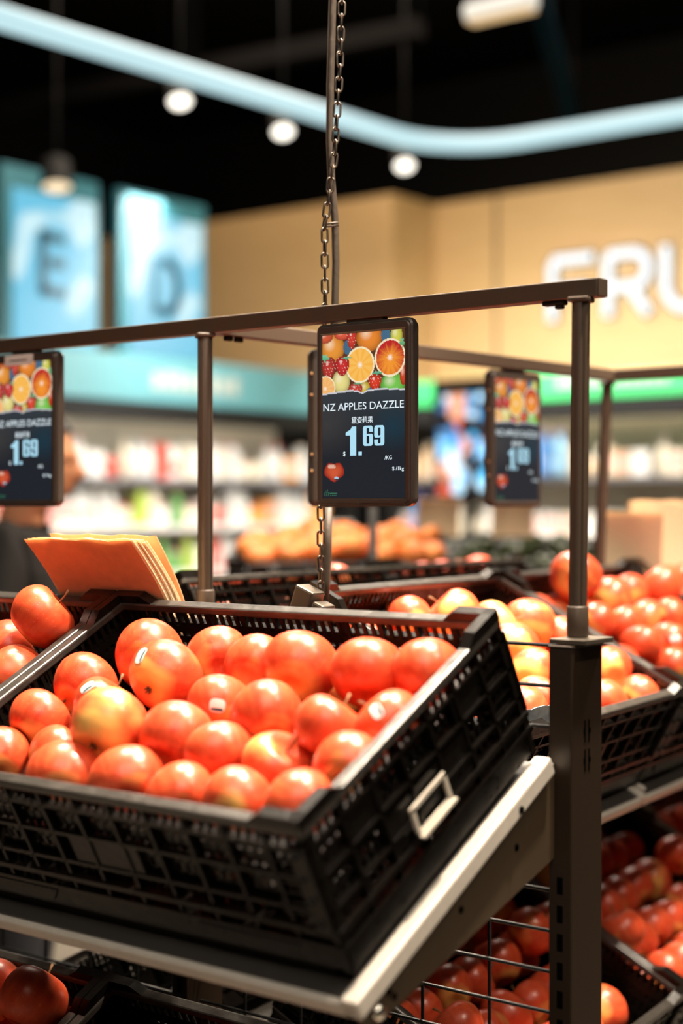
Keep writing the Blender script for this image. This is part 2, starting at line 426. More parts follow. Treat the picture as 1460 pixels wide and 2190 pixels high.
CR_ME = {}
def crate_meshes(h):
    if h in CR_ME: return CR_ME[h]
    base = MB(); a, b = CL / 2, CD / 2
    base.box(-a + 0.004, a - 0.004, -b + 0.004, b - 0.004, 0.0, 0.004)
    base.box(-a + 0.030, a - 0.030, -b + 0.006, b - 0.012, -0.016, 0.002)
    for i in range(13): x = -a + 0.02 + (CL - 0.04) * i / 12; base.box(x - 0.003, x + 0.003, -b + 0.006, b - 0.006, 0.004, 0.009)
    for i in range(9): y = -b + 0.02 + (CD - 0.04) * i / 8; base.box(-a + 0.006, a - 0.006, y - 0.003, y + 0.003, 0.004, 0.009)
    fr = MB(); fr.box(-0.034, 0.034, 0, 0.004, 0, 0.005); fr.box(-0.034, 0.034, 0, 0.004, 0.031, 0.035)
    fr.box(-0.034, -0.029, 0, 0.004, 0, 0.035); fr.box(0.029, 0.034, 0, 0.004, 0, 0.035); fr.box(-0.034, 0.034, -0.006, 0, 0, 0.003)
    CR_ME[h] = dict(base=base.mesh('crate_base'), long=wall_shape(CL, h).mesh('crate_long_wall'), short=wall_shape(CD, h, True).mesh('crate_short_wall'),
                    lrim=rim_shape(CL, h).mesh('crate_rim'), srim=rim_shape(CD, h).mesh('crate_rim'), lug=[lug_shape(h, s).mesh('crate_lug') for s in (-1, 1)],
                    latch=latch_shape(h).mesh('crate_latch'), frame=fr.mesh('label_holder'))
    return CR_ME[h]

class Frame:
    """a tilted place on a stand: P0 is the middle of the crate's back rim"""
    def __init__(s, P0, rz=0.0, tilt=TILT, h=CH):
        s.R = Matrix.Rotation(math.radians(rz), 4, 'Z') @ Matrix.Rotation(tilt, 4, 'X'); s.h = h
        s.O = Vector(P0) - s.R @ Vector((0, CD / 2, h)); s.mx = Matrix.Translation(s.O) @ s.R
    def pt(s, x, ly, n): return s.mx @ Vector((x, CD / 2 + ly, s.h + n))   # offsets from the back rim

def make_crate(fr, label, group=None, holders=True):
    q = crate_meshes(fr.h)
    t = thing('produce_crate', label, 'crate', fr.O, fr.R.to_euler(), group)
    link('base', q['base'], 'plastic', t)
    for nm, lug, y, rz, dx, kind in (('long', 'llug', -CD / 2, 0, 0, 'front_wall'), ('long', 'llug', CD / 2, PI, 0, 'back_wall'),
                                     ('short', 'slug', 0, PI / 2, CL / 2, 'side_wall'), ('short', 'slug', 0, -PI / 2, -CL / 2, 'side_wall')):
        w = link(kind, q[nm], 'plastic', t); w.location = (dx, y, 0); w.rotation_euler = (0, 0, rz)
        hl = (CL if nm == 'long' else CD) / 2
        link('rim', q['lrim' if nm == 'long' else 'srim'], 'rim', w)
        for sg in (-1, 1):
            lg = link('stacking_lug', q['lug'][(sg + 1) // 2], 'plastic', w); lg.location = (sg * hl, 0, 0)
            if nm == 'long': lt = link('latch', q['latch'], 'plastic', w); lt.location = (sg * (hl - 0.012), 0, 0)
        if nm == 'long': pass
        elif holders and rz > 0:
            hd = link('label_holder', q['frame'], 'holder', w); hd.location = (-0.012, -0.005, 0.054)
            hd['label'] = 'pale grey label holder'
    return t

# ------------------------------------------------------------------ sloped shelf with bracket
def make_shelf(fr, label, x0=-0.299, x1=0.3, group=None, bracket=True, drop=0.0):
    t = thing('sloped_shelf', label, 'shelf', fr.O - fr.R @ Vector((0, 0, drop)), fr.R.to_euler(), group)
    MB().box(x0, x1 - 0.02, -0.208, 0.187, -0.024, -0.0165).build('tray', 'tray', t)
    MB().cbox(x0, x1 - 0.006, -0.216, -0.206, -0.036, -0.019, 0.003).build('front_lip', 'shelf', t)
    MB().cbox(x1 - 0.022, x1, -0.216, 0.196, -0.036, -0.013, 0.003).build('side_flange', 'shelf', t)
    MB().cbox(x0, x0 + 0.012, -0.205, 0.190, -0.034, -0.008, 0.003).build('side_flange', 'shelf', t)
    if bracket:
        sw = Matrix(((0, 1, 0, 0), (1, 0, 0, 0), (0, 0, 1, 0), (0, 0, 0, 1)))
        br = MB().prism([(-0.212, -0.034), (0.2115, -0.034), (0.160, -0.131), (-0.205, -0.064)], x1 - 0.013, x1 - 0.010, sw).build('bracket', 'bracket', t)
        for y, z in ((-0.16, -0.050), (-0.02, -0.060), (-0.155, -0.060), (0.10, -0.07)):
            MB().lathe([(0.004, 0), (0.004, 0.0012)], 10, Matrix.Translation((x1 - 0.0102, y, z)) @ Matrix.Rotation(PI / 2, 4, 'Y')).build('rivet_hole', 'slot', br)
        b2 = MB().lathe([(0.0085, 0), (0.0095, 0.004), (0.007, 0.009), (0, 0.011)], 14, Matrix.Translation((x1 - 0.010, -0.186, -0.052)) @ Matrix.Rotation(PI / 2, 4, 'Y')).build('bolt', 'chrome', br)
        b2['label'] = 'shiny round bolt head'
        MB().lathe([(0.0045, 0), (0.0045, 0.0015), (0, 0.002)], 10, Matrix.Translation((x1, 0.115, -0.028)) @ Matrix.Rotation(PI / 2, 4, 'Y')).build('bolt', 'slot', t)
    return t

F_main = Frame((-1.237, 1.461, 1.26)); F_left = Frame((-1.84, 1.461, 1.26))
F_low = Frame((-1.237, 1.444, 0.752)); F_lowl = Frame((-1.84, 1.444, 0.752))
RZ = 96.4
F_A = Frame((-1.4358, 1.9915, 1.268), RZ); F_B = Frame((-1.5025, 2.5877, 1.268), RZ); F_B2 = Frame((-1.5693, 3.184, 1.268), RZ)
F_Al = Frame((-1.4358, 1.9915, 0.778), RZ); F_Bl = Frame((-1.5025, 2.5877, 0.778), RZ); F_B2l = Frame((-1.5693, 3.184, 0.778), RZ)
F_Cl = Frame((-1.70, 2.01, 0.785), RZ - 180); F_C = Frame((-1.70, 2.01, 1.275), RZ - 180); F_C2 = Frame((-1.767, 2.606, 1.275), RZ - 180)

make_crate(F_main, 'black vented plastic crate of red apples below the hanging price display')
make_crate(F_left, 'black vented crate holding one perched apple beside the main apple crate')
make_crate(F_low, 'empty looking black crate under the sloped shelf, beside the shaded apple crate')
make_crate(F_lowl, 'black crate in shade under the sloped shelf, dark red apple heaped by its corner')
make_crate(F_A, 'black crate of apples directly behind the square brown upright', holders=False)
make_crate(F_B, 'black crate of apples with one apple balanced high at its rim', holders=False)
make_crate(F_B2, 'black crate at the far end of the angled row, before the pale bags', holders=False)
make_crate(F_Al, 'black crate of shaded apples behind the wire grid', 'shaded lower crates', False)
make_crate(F_Bl, 'black crate of shaded apples low beside the square brown upright', 'shaded lower crates', False)
make_crate(F_B2l, 'black crate of shaded apples at the far end of the lower row', 'shaded lower crates', False)
make_crate(F_C, 'black crate seen from behind with apples glowing through its slots', holders=False)
make_crate(F_Cl, 'dark crate low under the crate seen from behind', holders=False)
make_crate(F_C2, 'second black crate seen from behind, past the hanging chain', holders=False)

make_shelf(F_main, 'pale grey sloped steel shelf under the main apple crate with brown bracket', -0.301, 0.312)
make_shelf(F_left, 'pale grey sloped steel shelf under the crate with the perched apple', -0.30, 0.300, bracket=False)
make_shelf(F_low, 'lower sloped steel shelf under the empty looking crate', -0.301, 0.300, bracket=False)
make_shelf(F_lowl, 'lower sloped steel shelf under the shaded crate of dark red apples', -0.30, 0.300, bracket=False)
for fr, lb in ((F_A, 'sloped steel shelf under the crate behind the square upright'), (F_B, 'sloped steel shelf under the crate with the balanced apple'),
               (F_B2, 'sloped steel shelf at the far end of the angled row'), (F_Al, 'lower sloped shelf under the crate behind the wire grid'),
               (F_Bl, 'lower sloped shelf under the shaded crate beside the upright'), (F_B2l, 'lower sloped shelf at the far end of the angled row'),
               (F_C, 'sloped shelf under the crate seen from behind'), (F_Cl, 'lower sloped shelf under the dark low crate seen from behind'), (F_C2, 'sloped shelf under the second crate seen from behind')):
    make_shelf(fr, lb, -0.299, 0.298, bracket=False)

# ------------------------------------------------------------------ uprights and wire back panels
def make_upright(x, y, top, label, rz=0.0, detail=False):
    t = thing('shelf_upright', label, 'upright', (x, y, 0), (0, 0, rz))
    MB().cbox(-0.015, 0.015, -0.036, 0.036, 0, top, 0.0015).build('post', 'upright', t)
    MB().cbox(-0.016, 0.016, -0.037, 0.037, top, top + 0.003, 0.001).build('cap', 'upright', t)
    MB().box(-0.03, 0.03, -0.30, 0.06, 0.0, 0.05).build('foot', 'upright', t)
    z = top - 0.275
    while z > 0.3:
        MB().cbox(-0.004, 0.004, -0.0366, -0.0355, z - 0.010, z + 0.010, 0.0003).build('slot', 'slot', t); z -= 0.033
    if detail:
        for k in range(2):
            for s in (-1, 1):
                zc = top - 0.098 - k * 0.034
                m = MB().box(0.0148, 0.0156, s * 0.0045 - 0.0013, s * 0.0045 + 0.0013, zc - 0.013, zc + 0.013)
                m.box(0.0148, 0.0156, s * 0.0045 - 0.0013 + s * 0.0015, s * 0.0045 + 0.0013 + s * 0.0025, zc - 0.003, zc + 0.003)
                m.build('notch', 'slot', t)
    return t

make_upright(-0.928, 1.613, 1.2177, 'square dark brown steel upright with paired notches at the shelf end', detail=True)
make_upright(-1.540, 1.613, 1.2177, 'dark steel upright hidden behind the joint of two apple crates')
make_upright(-2.152, 1.613, 1.2177, 'dark steel upright behind the crate with the perched apple')
make_upright(-1.66, 2.80, 1.15, 'dark steel upright inside the back-to-back crates', math.radians(6.4))

def wire_panel(x0, x1, label):
    t = thing('wire_panel', label, 'wire panel', ((x0 + x1) / 2, 1.605, 0.2))
    a = (x1 - x0) / 2
    hz = MB().tube([(-a, 0, 0), (a, 0, 0)], 0.0024, 6).mesh('wire_h'); vt = MB().tube([(0, 0.0035, 0), (0, 0.0035, 1.018)], 0.0024, 6).mesh('wire_v')
    for k in range(22):
        o = link('wire_rod', hz, 'wire', t); o.location = (0, 0, 1.018 - k * 0.0483)
    n = int(2 * a / 0.1)
    for k in range(n + 1):
        o = link('wire_rod', vt, 'wire', t); o.location = (a - 0.002 - k * 0.1 - 0.0985 * 0, 0, 0)
    return t
wire_panel(-1.525, -0.943, 'black wire grid panel between the square upright and the next one')
wire_panel(-2.137, -1.555, 'black wire grid panel behind the crate with the perched apple')

# ------------------------------------------------------------------ apples
random.seed(7)
AR = 0.04
def apple_mesh(seed):
    rnd = random.Random(seed); nt_, npz = 32, 22
    a1, a2, sq = rnd.uniform(0, 6.28), rnd.uniform(0, 6.28), rnd.uniform(0.90, 1.0)
    el = rnd.uniform(0.02, 0.05); vs = []; fs = []
    for i in range(npz + 1):
        ph = PI * i / npz
        for k in range(nt_):
            th = 2 * PI * k / nt_
            r = math.sin(ph) ** 0.92 if 0 < i < npz else 0.0
            r *= 1 + 0.075 * math.cos(ph) + el * math.cos(2 * th + a1) + 0.022 * math.cos(5 * th + a2) * max(0, -math.cos(ph)) + 0.012 * math.cos(3 * th + a2)
            z = math.cos(ph) * 0.94 * sq - 0.30 * math.exp(-(ph / 0.36) ** 2) + 0.20 * math.exp(-((PI - ph) / 0.34) ** 2)
            vs.append((AR * r, th, AR * z))
    pts = [(p[0] * math.cos(p[1]), p[0] * math.sin(p[1]), p[2]) for p in vs]
    for i in range(npz):
        for k in range(nt_):
            fs.append((i * nt_ + k, (i + 1) * nt_ + k, (i + 1) * nt_ + (k + 1) % nt_, i * nt_ + (k + 1) % nt_))
    me = bpy.data.meshes.new('apple'); me.from_pydata(pts, [], fs)
    bm = bmesh.new(); bm.from_mesh(me); bmesh.ops.remove_doubles(bm, verts=bm.verts, dist=1e-6); bmesh.ops.recalc_face_normals(bm, faces=bm.faces); bm.to_mesh(me); bm.free()
    for p in me.polygons: p.use_smooth = True
    me.materials.append(M['apple']); return me
APPLES = [apple_mesh(k) for k in range(7)]
STEM = MB().tube([(0, 0, 0.018), (0.001, 0, 0.028), (0.003, 0.001, 0.038), (0.006, 0.002, 0.045)], [0.0013, 0.0011, 0.0012, 0.0019], 7).mesh('stem')
cal = MB()
for k in range(5):
    a = 2 * PI * k / 5
    cal.tube([(0.0015 * math.cos(a), 0.0015 * math.sin(a), -0.0285), (0.005 * math.cos(a + .3), 0.005 * math.sin(a + .3), -0.0312), (0.0052 * math.cos(a + .5), 0.0052 * math.sin(a + .5), -0.034)], [0.002, 0.0015, 0.0005], 5)
cal.lathe([(0, -0.028), (0.004, -0.0293), (0.003, -0.0305), (0, -0.031)], 8)
CALYX = cal.mesh('calyx')
from mathutils.bvhtree import BVHTree
BVH = {}
def surf(me, d):
    if me.name not in BVH: BVH[me.name] = BVHTree.FromPolygons([v.co for v in me.vertices], [p.vertices for p in me.polygons])
    h = BVH[me.name].ray_cast(Vector(d) * 0.2, -Vector(d)); return h[0], h[1]

def sticker(ap, world_dir, w=0.0100, h=0.0068, roll=0.4, dark=False):
    me = ap.data; inv = ap.matrix_basis.to_3x3().inverted(); d = (inv @ Vector(world_dir)).normalized()
    u = d.cross(Vector((0.3, 0.2, 1))).normalized(); v = d.cross(u); u, v = u * math.cos(roll) + v * math.sin(roll), -u * math.sin(roll) + v * math.cos(roll)
    def patch(name, rx, ry, oy, lift, m, par):
        vs = []; fs = []; N_ = 20
        for ring in (0.0, 0.5, 1.0):
            for k in range(N_ if ring else 1):
                a = 2 * PI * k / N_; c, s_ = math.cos(a), math.sin(a)
                c = math.copysign(abs(c) ** 0.6, c) * rx * ring; s_ = math.copysign(abs(s_) ** 0.6, s_) * ry * ring + oy
                q = (d + u * (c / AR) + v * (s_ / AR)).normalized(); hit, nn = surf(me, q)
                vs.append(hit + q * lift)
        for k in range(N_):
            j = (k + 1) % N_
            fs += [(0, 1 + k, 1 + j), (1 + k, 1 + N_ + k, 1 + N_ + j, 1 + j)]
        return MB().add(vs, fs, True).build(name, m, par)
    st = patch('sticker', w, h, 0, 0.0005, 'sticker_teal' if dark else 'sticker', ap)
    st['label'] = 'dark fruit sticker' if dark else 'small white fruit sticker with teal band'
    patch('sticker_band', w * 0.8, h * 0.22, h * 0.55, 0.0009, 'sticker' if dark else 'sticker_teal', st)
    return st

TOW = -CF
def cdir(right, up, toward): return (CR * right + Vector((0, 0, 1)) * up + TOW * toward).normalized()

def put_apple(loc, r, axis, label, group, yellow=0.0, stem=True, calyx=False, var=None, spin=None, name='apple', cat='apple'):
    me = APPLES[random.randrange(len(APPLES)) if var is None else var]
    o = bpy.data.objects.new(name, me); COL.objects.link(o)
    q = Vector((0, 0, 1)).rotation_difference(Vector(axis).normalized())
    q = q @ Quaternion((0, 0, 1), random.uniform(0, 6.28) if spin is None else spin)
    o.matrix_basis = Matrix.LocRotScale(Vector(loc), q, Vector((r * 1.05 / AR,) * 3))
    o['yellow'] = float(yellow); tag(o, label, cat, group)
    if stem: link('stem', STEM, 'stem', o)
    if calyx: link('calyx', CALYX, 'calyx', o).scale = (0.7, 0.7, 0.97)
    return o

def default_axis(fr):
    a = random.uniform(-1.2, 1.2); t = random.uniform(0.75, 1.35)
    return (fr.R.to_3x3() @ Vector((0, 0, 1))) * math.cos(t) + (CF * math.cos(a) + CR * math.sin(a)) * math.sin(t)

MAIN = [('a',-0.1665,-0.0988,-0.0200,0.0425), ('b',-0.0817,-0.1559,-0.0078,0.0425), ('c',-0.0575,-0.0904,-0.0208,0.0365),
        ('d',0.0072,-0.0958,-0.0244,0.0365), ('e',0.0795,-0.0981,-0.0200,0.0420), ('f',0.1765,-0.0976,-0.0204,0.0403),
        ('g',0.2436,-0.0770,-0.0297,0.0385), ('h',-0.2092,-0.1748,-0.0200,0.0397), ('i',-0.1416,-0.2108,-0.0200,0.0375),
        ('j',-0.2157,-0.2508,-0.0207,0.0369), ('k',-0.0690,-0.2686,-0.0000,0.0423), ('l',0.0115,-0.1740,-0.0300,0.0365),
        ('m',0.1029,-0.1953,-0.0205,0.0390), ('n',0.0135,-0.2526,-0.0210,0.0414), ('o',0.1986,-0.2064,-0.0194,0.0375),
        ('p',0.2554,-0.1745,-0.0300,0.0365), ('q',0.0838,-0.2610,-0.0292,0.0380), ('r',0.1542,-0.2531,-0.0407,0.0383),
        ('s',0.2526,-0.2510,-0.0308,0.0365), ('t',-0.1633,-0.2819,-0.0443,0.0365), ('u',-0.0986,-0.3311,-0.0300,0.0406),
        ('v',-0.0032,-0.3239,-0.0318,0.0407), ('w',-0.2247,-0.3194,-0.0300,0.0365), ('x',0.0773,-0.3266,-0.0377,0.0365),
        ('y',0.1549,-0.3229,-0.0380,0.0372), ('z',0.2324,-0.3124,-0.0373,0.0365)]
AX = dict(a=cdir(.2, .25, -.95), c=cdir(-.1, .3, -.95), d=cdir(.3, .3, -.9), s=cdir(.3, .3, -.9), x=cdir(-.2, .3, -.93), y=cdir(.3, .3, -.9), b=cdir(.52, .39, -.76), k=cdir(.4, .6, -.69), j=cdir(.6, .56, -.57), r=cdir(.42, .78, .45), o=cdir(.55, .80, -.2), h=cdir(.5, .5, -.7),
          f=cdir(.1, .75, -.65), g=cdir(-.1, .7, -.7), e=cdir(.3, .55, -.78), m=cdir(-.2, .6, -.77), n=cdir(.3, .5, -.8), q=cdir(-.3, .6, -.7))
YEL = dict(b=-0.09, k=0.12, r=0.10, j=-0.02, v=-0.10, y=-0.10, c=0.0, e=-0.02, f=-0.2, g=-0.2, m=-0.2, n=-0.25, o=-0.12, p=-0.2, q=-0.3, z=-0.25, u=-0.2, x=-0.2, h=-0.1, i=-0.1, l=-0.05, s=-0.03, a=-0.08, t=-0.1, w=-0.2, d=-0.12)
LAB = dict(c='small red apple by the back wall next to the speckled one', d='apple partly hidden behind the large smooth apple at the back wall', e='large smooth orange red apple at the back wall of the main crate',
           f='broad deep red apple at the back wall beside the large smooth one', g='red apple in the back right corner under the raised crate rim', h='apple by the left side wall behind the sticker apple',
           m='round red apple in front of the large smooth apple', n='dark red apple below the perched yellow based apple', q='glossy dark red apple between the dark red one and the stemmed one',
           s='pink red apple wedged at the right wall beside the stemmed apple', t='apple half hidden under the pale yellow cheeked apple', u='pink apple resting against the front wall below the green based apple',
           v='apple with a yellow patch against the front wall', w='apple at the front left corner of the main crate', x='apple low against the front wall beside the yellow patched one',
           y='pale orange apple against the front wall below the stemmed apple', z='dark pink apple in the rounded front right corner of the main crate',
           a='speckled red apple against the back left corner of the main crate', b='apple perched on the heap with yellow base and white sticker in main crate',
           k='pale yellow cheeked apple with its calyx showing, topping the main crate heap', j='red apple with green base and dark sticker by the side wall of the main crate',
           l='red apple with a white and teal sticker facing out, middle of the main crate', i='apple with white sticker tucked behind the pale yellow cheeked apple',
           r='apple with upright brown stem and pale yellow top in the main crate', o='red apple with a thin stem poking up, beside the stickered apple at the wall',
           p='red apple with a white sticker against the side wall of the main crate')
POS = {}
def crate_apples(fr, rows, label, group, labs={}, ax={}, yel={}, base_y=-0.05):
    pts = []
    for nm, x, ly, n, r in rows:
        p = fr.pt(x, ly, n)
        o = put_apple(p, r, ax.get(nm, None) or default_axis(fr), labs.get(nm, label), group, yel.get(nm, base_y + random.uniform(-0.12, 0.1)), True, nm in ('b', 'k', 'j'))
        POS[nm] = o; pts.append((Vector((x, ly, n)), r))
    return pts

def fill_apples(fr, pts, label, group, levels=(-0.122, -0.072), pitch=0.083, base_y=-0.05, big=0.0, seed=1):
    """apples underneath and around: rejected where they would run into one already there"""
    rnd = random.Random(seed)
    for li, n in enumerate(levels):
        nx, ny = 7, 4
        for i in range(nx):
            for j in range(ny):
                r = rnd.uniform(0.0365, 0.0405) + big
                x = -0.248 + i * pitch + (0.02 if (j + li) % 2 else -0.01) + rnd.uniform(-.004, .004)
                ly = -0.056 - j * 0.0835 + (-0.01 if li % 2 else 0.0) + rnd.uniform(-.004, .004)
                nn = n + rnd.uniform(-.006, .008)
                if abs(x) > 0.286 - r or ly > -0.013 - r or ly < -0.372 + r: continue
                q = Vector((x, ly, nn))
                if any((q - p).length < r + s - 0.004 for p, s in pts): continue
                pts.append((q, r))
                put_apple(fr.pt(*q), r, default_axis(fr), label, group, base_y + rnd.uniform(-0.15, 0.12))
    return pts

g = 'apples in the main crate'
pm = crate_apples(F_main, MAIN, 'red apple in the heap filling the main crate', g, LAB, AX, YEL)
for ch_ in POS['r'].children: ch_.scale = (1.4, 1.4, 1.35)
fill_apples(F_main, pm, 'red apple in the heap filling the main crate', g, (-0.080,), seed=3)
sticker(POS['b'], cdir(-.62, .62, .45), roll=1.2); sticker(POS['i'], cdir(-.40, .68, .60), roll=1.0)
sticker(POS['l'], cdir(.0, .16, .98), 0.0098, 0.0085, roll=0.2); sticker(POS['p'], cdir(-.40, .50, .75), roll=1.0); sticker(POS['j'], cdir(-.70, -.55, .42), 0.006, 0.005, dark=True)
g = 'apples in the crate next to the main one'
pl = crate_apples(F_left, [('l1', 0.2436, -0.0860, 0.0180, 0.0425), ('l2', 0.1618, -0.0986, -0.0300, 0.0382), ('l3', 0.2360, -0.1592, -0.0307, 0.0425)],
                  'red apple low in the crate beside the paper bags', g, dict(l1='shiny red apple perched high in the crate corner below the paper bags'),
                  dict(l1=cdir(.75, .65, -.1)), dict(l1=-0.12))
fill_apples(F_left, pl, 'red apple low in the crate beside the paper bags', g, (-0.06,), seed=4)
AROWS = [('A1', -0.0559, -0.0492, -0.0415, 0.0365), ('A2', -0.0225, -0.0991, -0.0089, 0.0411), ('A3', 0.0745, -0.1267, -0.0204, 0.0422), ('A4', 0.1516, -0.1481, -0.0088, 0.0425),
         ('A5', 0.0232, -0.1890, -0.0196, 0.0425), ('A6', -0.0186, -0.2534, -0.0200, 0.0381), ('A7', 0.2166, -0.1866, -0.0212, 0.0381), ('A8', -0.0861, -0.3027, -0.0300, 0.0385),
         ('A9', 0.2496, -0.2699, -0.0295, 0.0365), ('A10', 0.1280, -0.3252, -0.0417, 0.0365), ('A11', 0.2363, -0.3366, -0.0406, 0.0365), ('A12', 0.1035, -0.2651, -0.0183, 0.0365), ('A13', 0.0048, -0.3244, -0.0400, 0.0365)]
BROWS = [('B1', -0.1000, -0.0555, 0.0150, 0.0450), ('B2', 0.0163, -0.0937, -0.0200, 0.0425), ('B3', 0.1352, -0.0847, -0.0179, 0.0390), ('B4', 0.2013, -0.1134, 0.0091, 0.0420),
         ('B5', 0.2482, -0.0801, -0.0414, 0.0386), ('B6', 0.0462, -0.1673, -0.0200, 0.0365), ('B7', 0.1467, -0.1740, -0.0200, 0.0365), ('B8', -0.0503, -0.1638, -0.0300, 0.0365),
         ('B9', -0.1138, -0.2270, -0.0286, 0.0372), ('B10', -0.0294, -0.2454, -0.0195, 0.0379), ('B11', 0.2161, -0.1968, -0.0200, 0.0365), ('B12', 0.0340, -0.2761, -0.0207, 0.0365),
         ('B13', -0.1339, -0.1367, -0.0300, 0.0365), ('B14', -0.0816, -0.2875, -0.0411, 0.0365)]
g = 'apples in the crate behind the upright'
la = 'orange red apple in the crate behind the square upright'
pa = crate_apples(F_A, AROWS, la, g, dict(A2='yellow topped apple with stem peeping over the back rim of the main crate', A4='apple half red half yellow in the crate behind the square upright'),
                  dict(A2=cdir(-.7, .7, 0)), dict(A2=0.14, A3=0.16, A4=0.08, A5=0.12, A6=0.06, A8=0.02))
fill_apples(F_A, pa, la, g, (-0.068, -0.03), seed=5, base_y=0.0)
g = 'apples in the crate with the balanced apple'
lb = 'red apple in the crate with the balanced apple'
pb = crate_apples(F_B, BROWS, lb, g, dict(B1='large red apple balanced high on the crate rim behind the thin post', B10='apple with white sticker in the crate with the balanced apple'),
                  {}, dict(B1=-0.02, B2=0.05))
sticker(POS['B10'], cdir(.1, .3, .95), 0.010, 0.008)
fill_apples(F_B, pb, lb, g, (-0.068, -0.03), seed=6)
fill_apples(F_B2, [], 'red apple in the crate at the far end of the angled row', 'apples in the far end crate', (-0.02,), seed=8)
g = 'apples showing through the slots of the crates seen from behind'
fill_apples(F_C, [], 'apple in the crate seen from behind, glimpsed through its slots', g, (-0.066, -0.010), seed=9, base_y=0.05)
fill_apples(F_C2, [], 'apple in the second crate seen from behind', 'apples in the second crate seen from behind', (-0.014,), seed=10)
for fr, lb, sd in ((F_Al, 'shaded red apple in the crate behind the wire grid', 11), (F_Bl, 'shaded red apple in the low crate beside the square upright', 12), (F_B2l, 'shaded red apple in the far low crate', 13)):
    fill_apples(fr, [], lb, lb.replace('shaded red apple', 'apples'), (-0.070, -0.016), seed=sd)
# low crate under the main shelf: a few dark apples heaped at the corner
g = 'dark apples under the main shelf'
q0 = [('L1', 0.2400, -0.0800, 0.0200, 0.0440), ('L2', 0.1450, -0.0750, 0.0050, 0.0420), ('L3', 0.2050, -0.1500, -0.0380, 0.0420), ('L4', 0.12, -0.155, -0.04, 0.041), ('L5', 0.243, -0.06, -0.066, 0.040), ('L6', 0.16, -0.062, -0.076, 0.040)]
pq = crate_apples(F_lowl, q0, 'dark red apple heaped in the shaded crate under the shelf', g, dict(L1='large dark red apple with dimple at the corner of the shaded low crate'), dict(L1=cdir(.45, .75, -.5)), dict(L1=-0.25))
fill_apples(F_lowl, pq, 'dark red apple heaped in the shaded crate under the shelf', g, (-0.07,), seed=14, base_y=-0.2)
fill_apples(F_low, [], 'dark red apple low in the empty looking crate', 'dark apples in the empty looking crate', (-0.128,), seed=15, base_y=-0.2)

# ------------------------------------------------------------------ rail frame over the island
RB, RT = 1.629, 1.651
fr_ = thing('display_rail_frame', 'dark brown square rail frame on thin posts above the crates', 'rail', (-1.54, 1.637, 1.22))
def fl(x, y, z): return (x + 1.54, y - 1.637, z - 1.22)
def fbox(name, x0, x1, y0, y1, z0, z1, m='rail', c=0.0015):
    a, b = fl(x0, y0, z0), fl(x1, y1, z1)
    return MB().cbox(a[0], b[0], a[1], b[1], a[2], b[2], c).build(name, m, fr_)
fbox('front_rail', -3.2, -0.9065, 1.626, 1.648, RB, RT)
fbox('rail_end_cap', -0.9065, -0.9045, 1.6265, 1.6475, RB + 0.0005, RT - 0.0005, c=0.0008)
p0, p1 = Vector(fl(-1.54, 1.648, RB)), Vector(fl(-1.495, 2.74, RB))
dv = (p1 - p0); ang = math.atan2(dv.y, dv.x)
mxr = Matrix.Translation(p0) @ Matrix.Rotation(ang, 4, 'Z')
MB().cbox(0, dv.length + 0.011, -0.011, 0.011, 0, RT - RB, 0.0015, mxr).build('side_rail', 'rail', fr_)
fbox('back_rail', -1.484, 1.2, 2.729, 2.751, RB, RT)
def post(x, y, zb, name='post', lean=(0, 0)):
    t = Vector(fl(x + lean[0], y + lean[1], RB)); b = Vector(fl(x, y, zb))
    h = (t - b).length; q = (t - b).to_track_quat('Z', 'X').to_matrix().to_4x4()
    mx = Matrix.Translation(b) @ q @ Matrix.Rotation(0.15, 4, 'Z')
    prof = []                                                       # round tube with two grooves
    n = 28
    for k in range(n):
        a = 2 * PI * k / n; r = 0.0108
        if k % 7 == 3: r = 0.0088
        prof.append((r * math.cos(a), r * math.sin(a)))
    vs = [(p[0], p[1], 0) for p in prof] + [(p[0], p[1], h) for p in prof]
    m = MB().add(vs, [(i, (i + 1) % n, (i + 1) % n + n, i + n) for i in range(n)], False, mx)
    m.cbox(-0.013, 0.013, -0.013, 0.013, h - 0.006, h, 0.002, mx)
    o = m.build(name, 'rail', fr_)
    MB().lathe([(0.0125, 0), (0.0128, 0.001), (0.0128, 0.034), (0.0118, 0.036)], 28, Matrix.Translation(b)).build('collar', 'rail', o)
    MB().cbox(-0.019, 0.030, -0.033, 0.033, -0.007, -0.001, 0.001, Matrix.Translation(b)).build('foot_plate', 'clamp', o)
    return o
post(-0.928, 1.6175, 1.229, lean=(0.0, 0.008)); post(-1.528, 1.6175, 1.229, lean=(-0.012, 0.012)); post(-2.152, 1.6175, 1.229)
post(-1.548, 2.775, 1.16, lean=(0.043, -0.035))
fbox('cable_clip', -0.985, -0.955, 1.630, 1.642, RB - 0.0055, RB, 'black'); fbox('cable_clip', -0.968, -0.958, 1.632, 1.640, RB - 0.010, RB - 0.005, 'black')
for y in (1.668, 1.690): fbox('cable_clip', -1.541, -1.533, y, y + 0.014, RB - 0.007, RB, 'black')

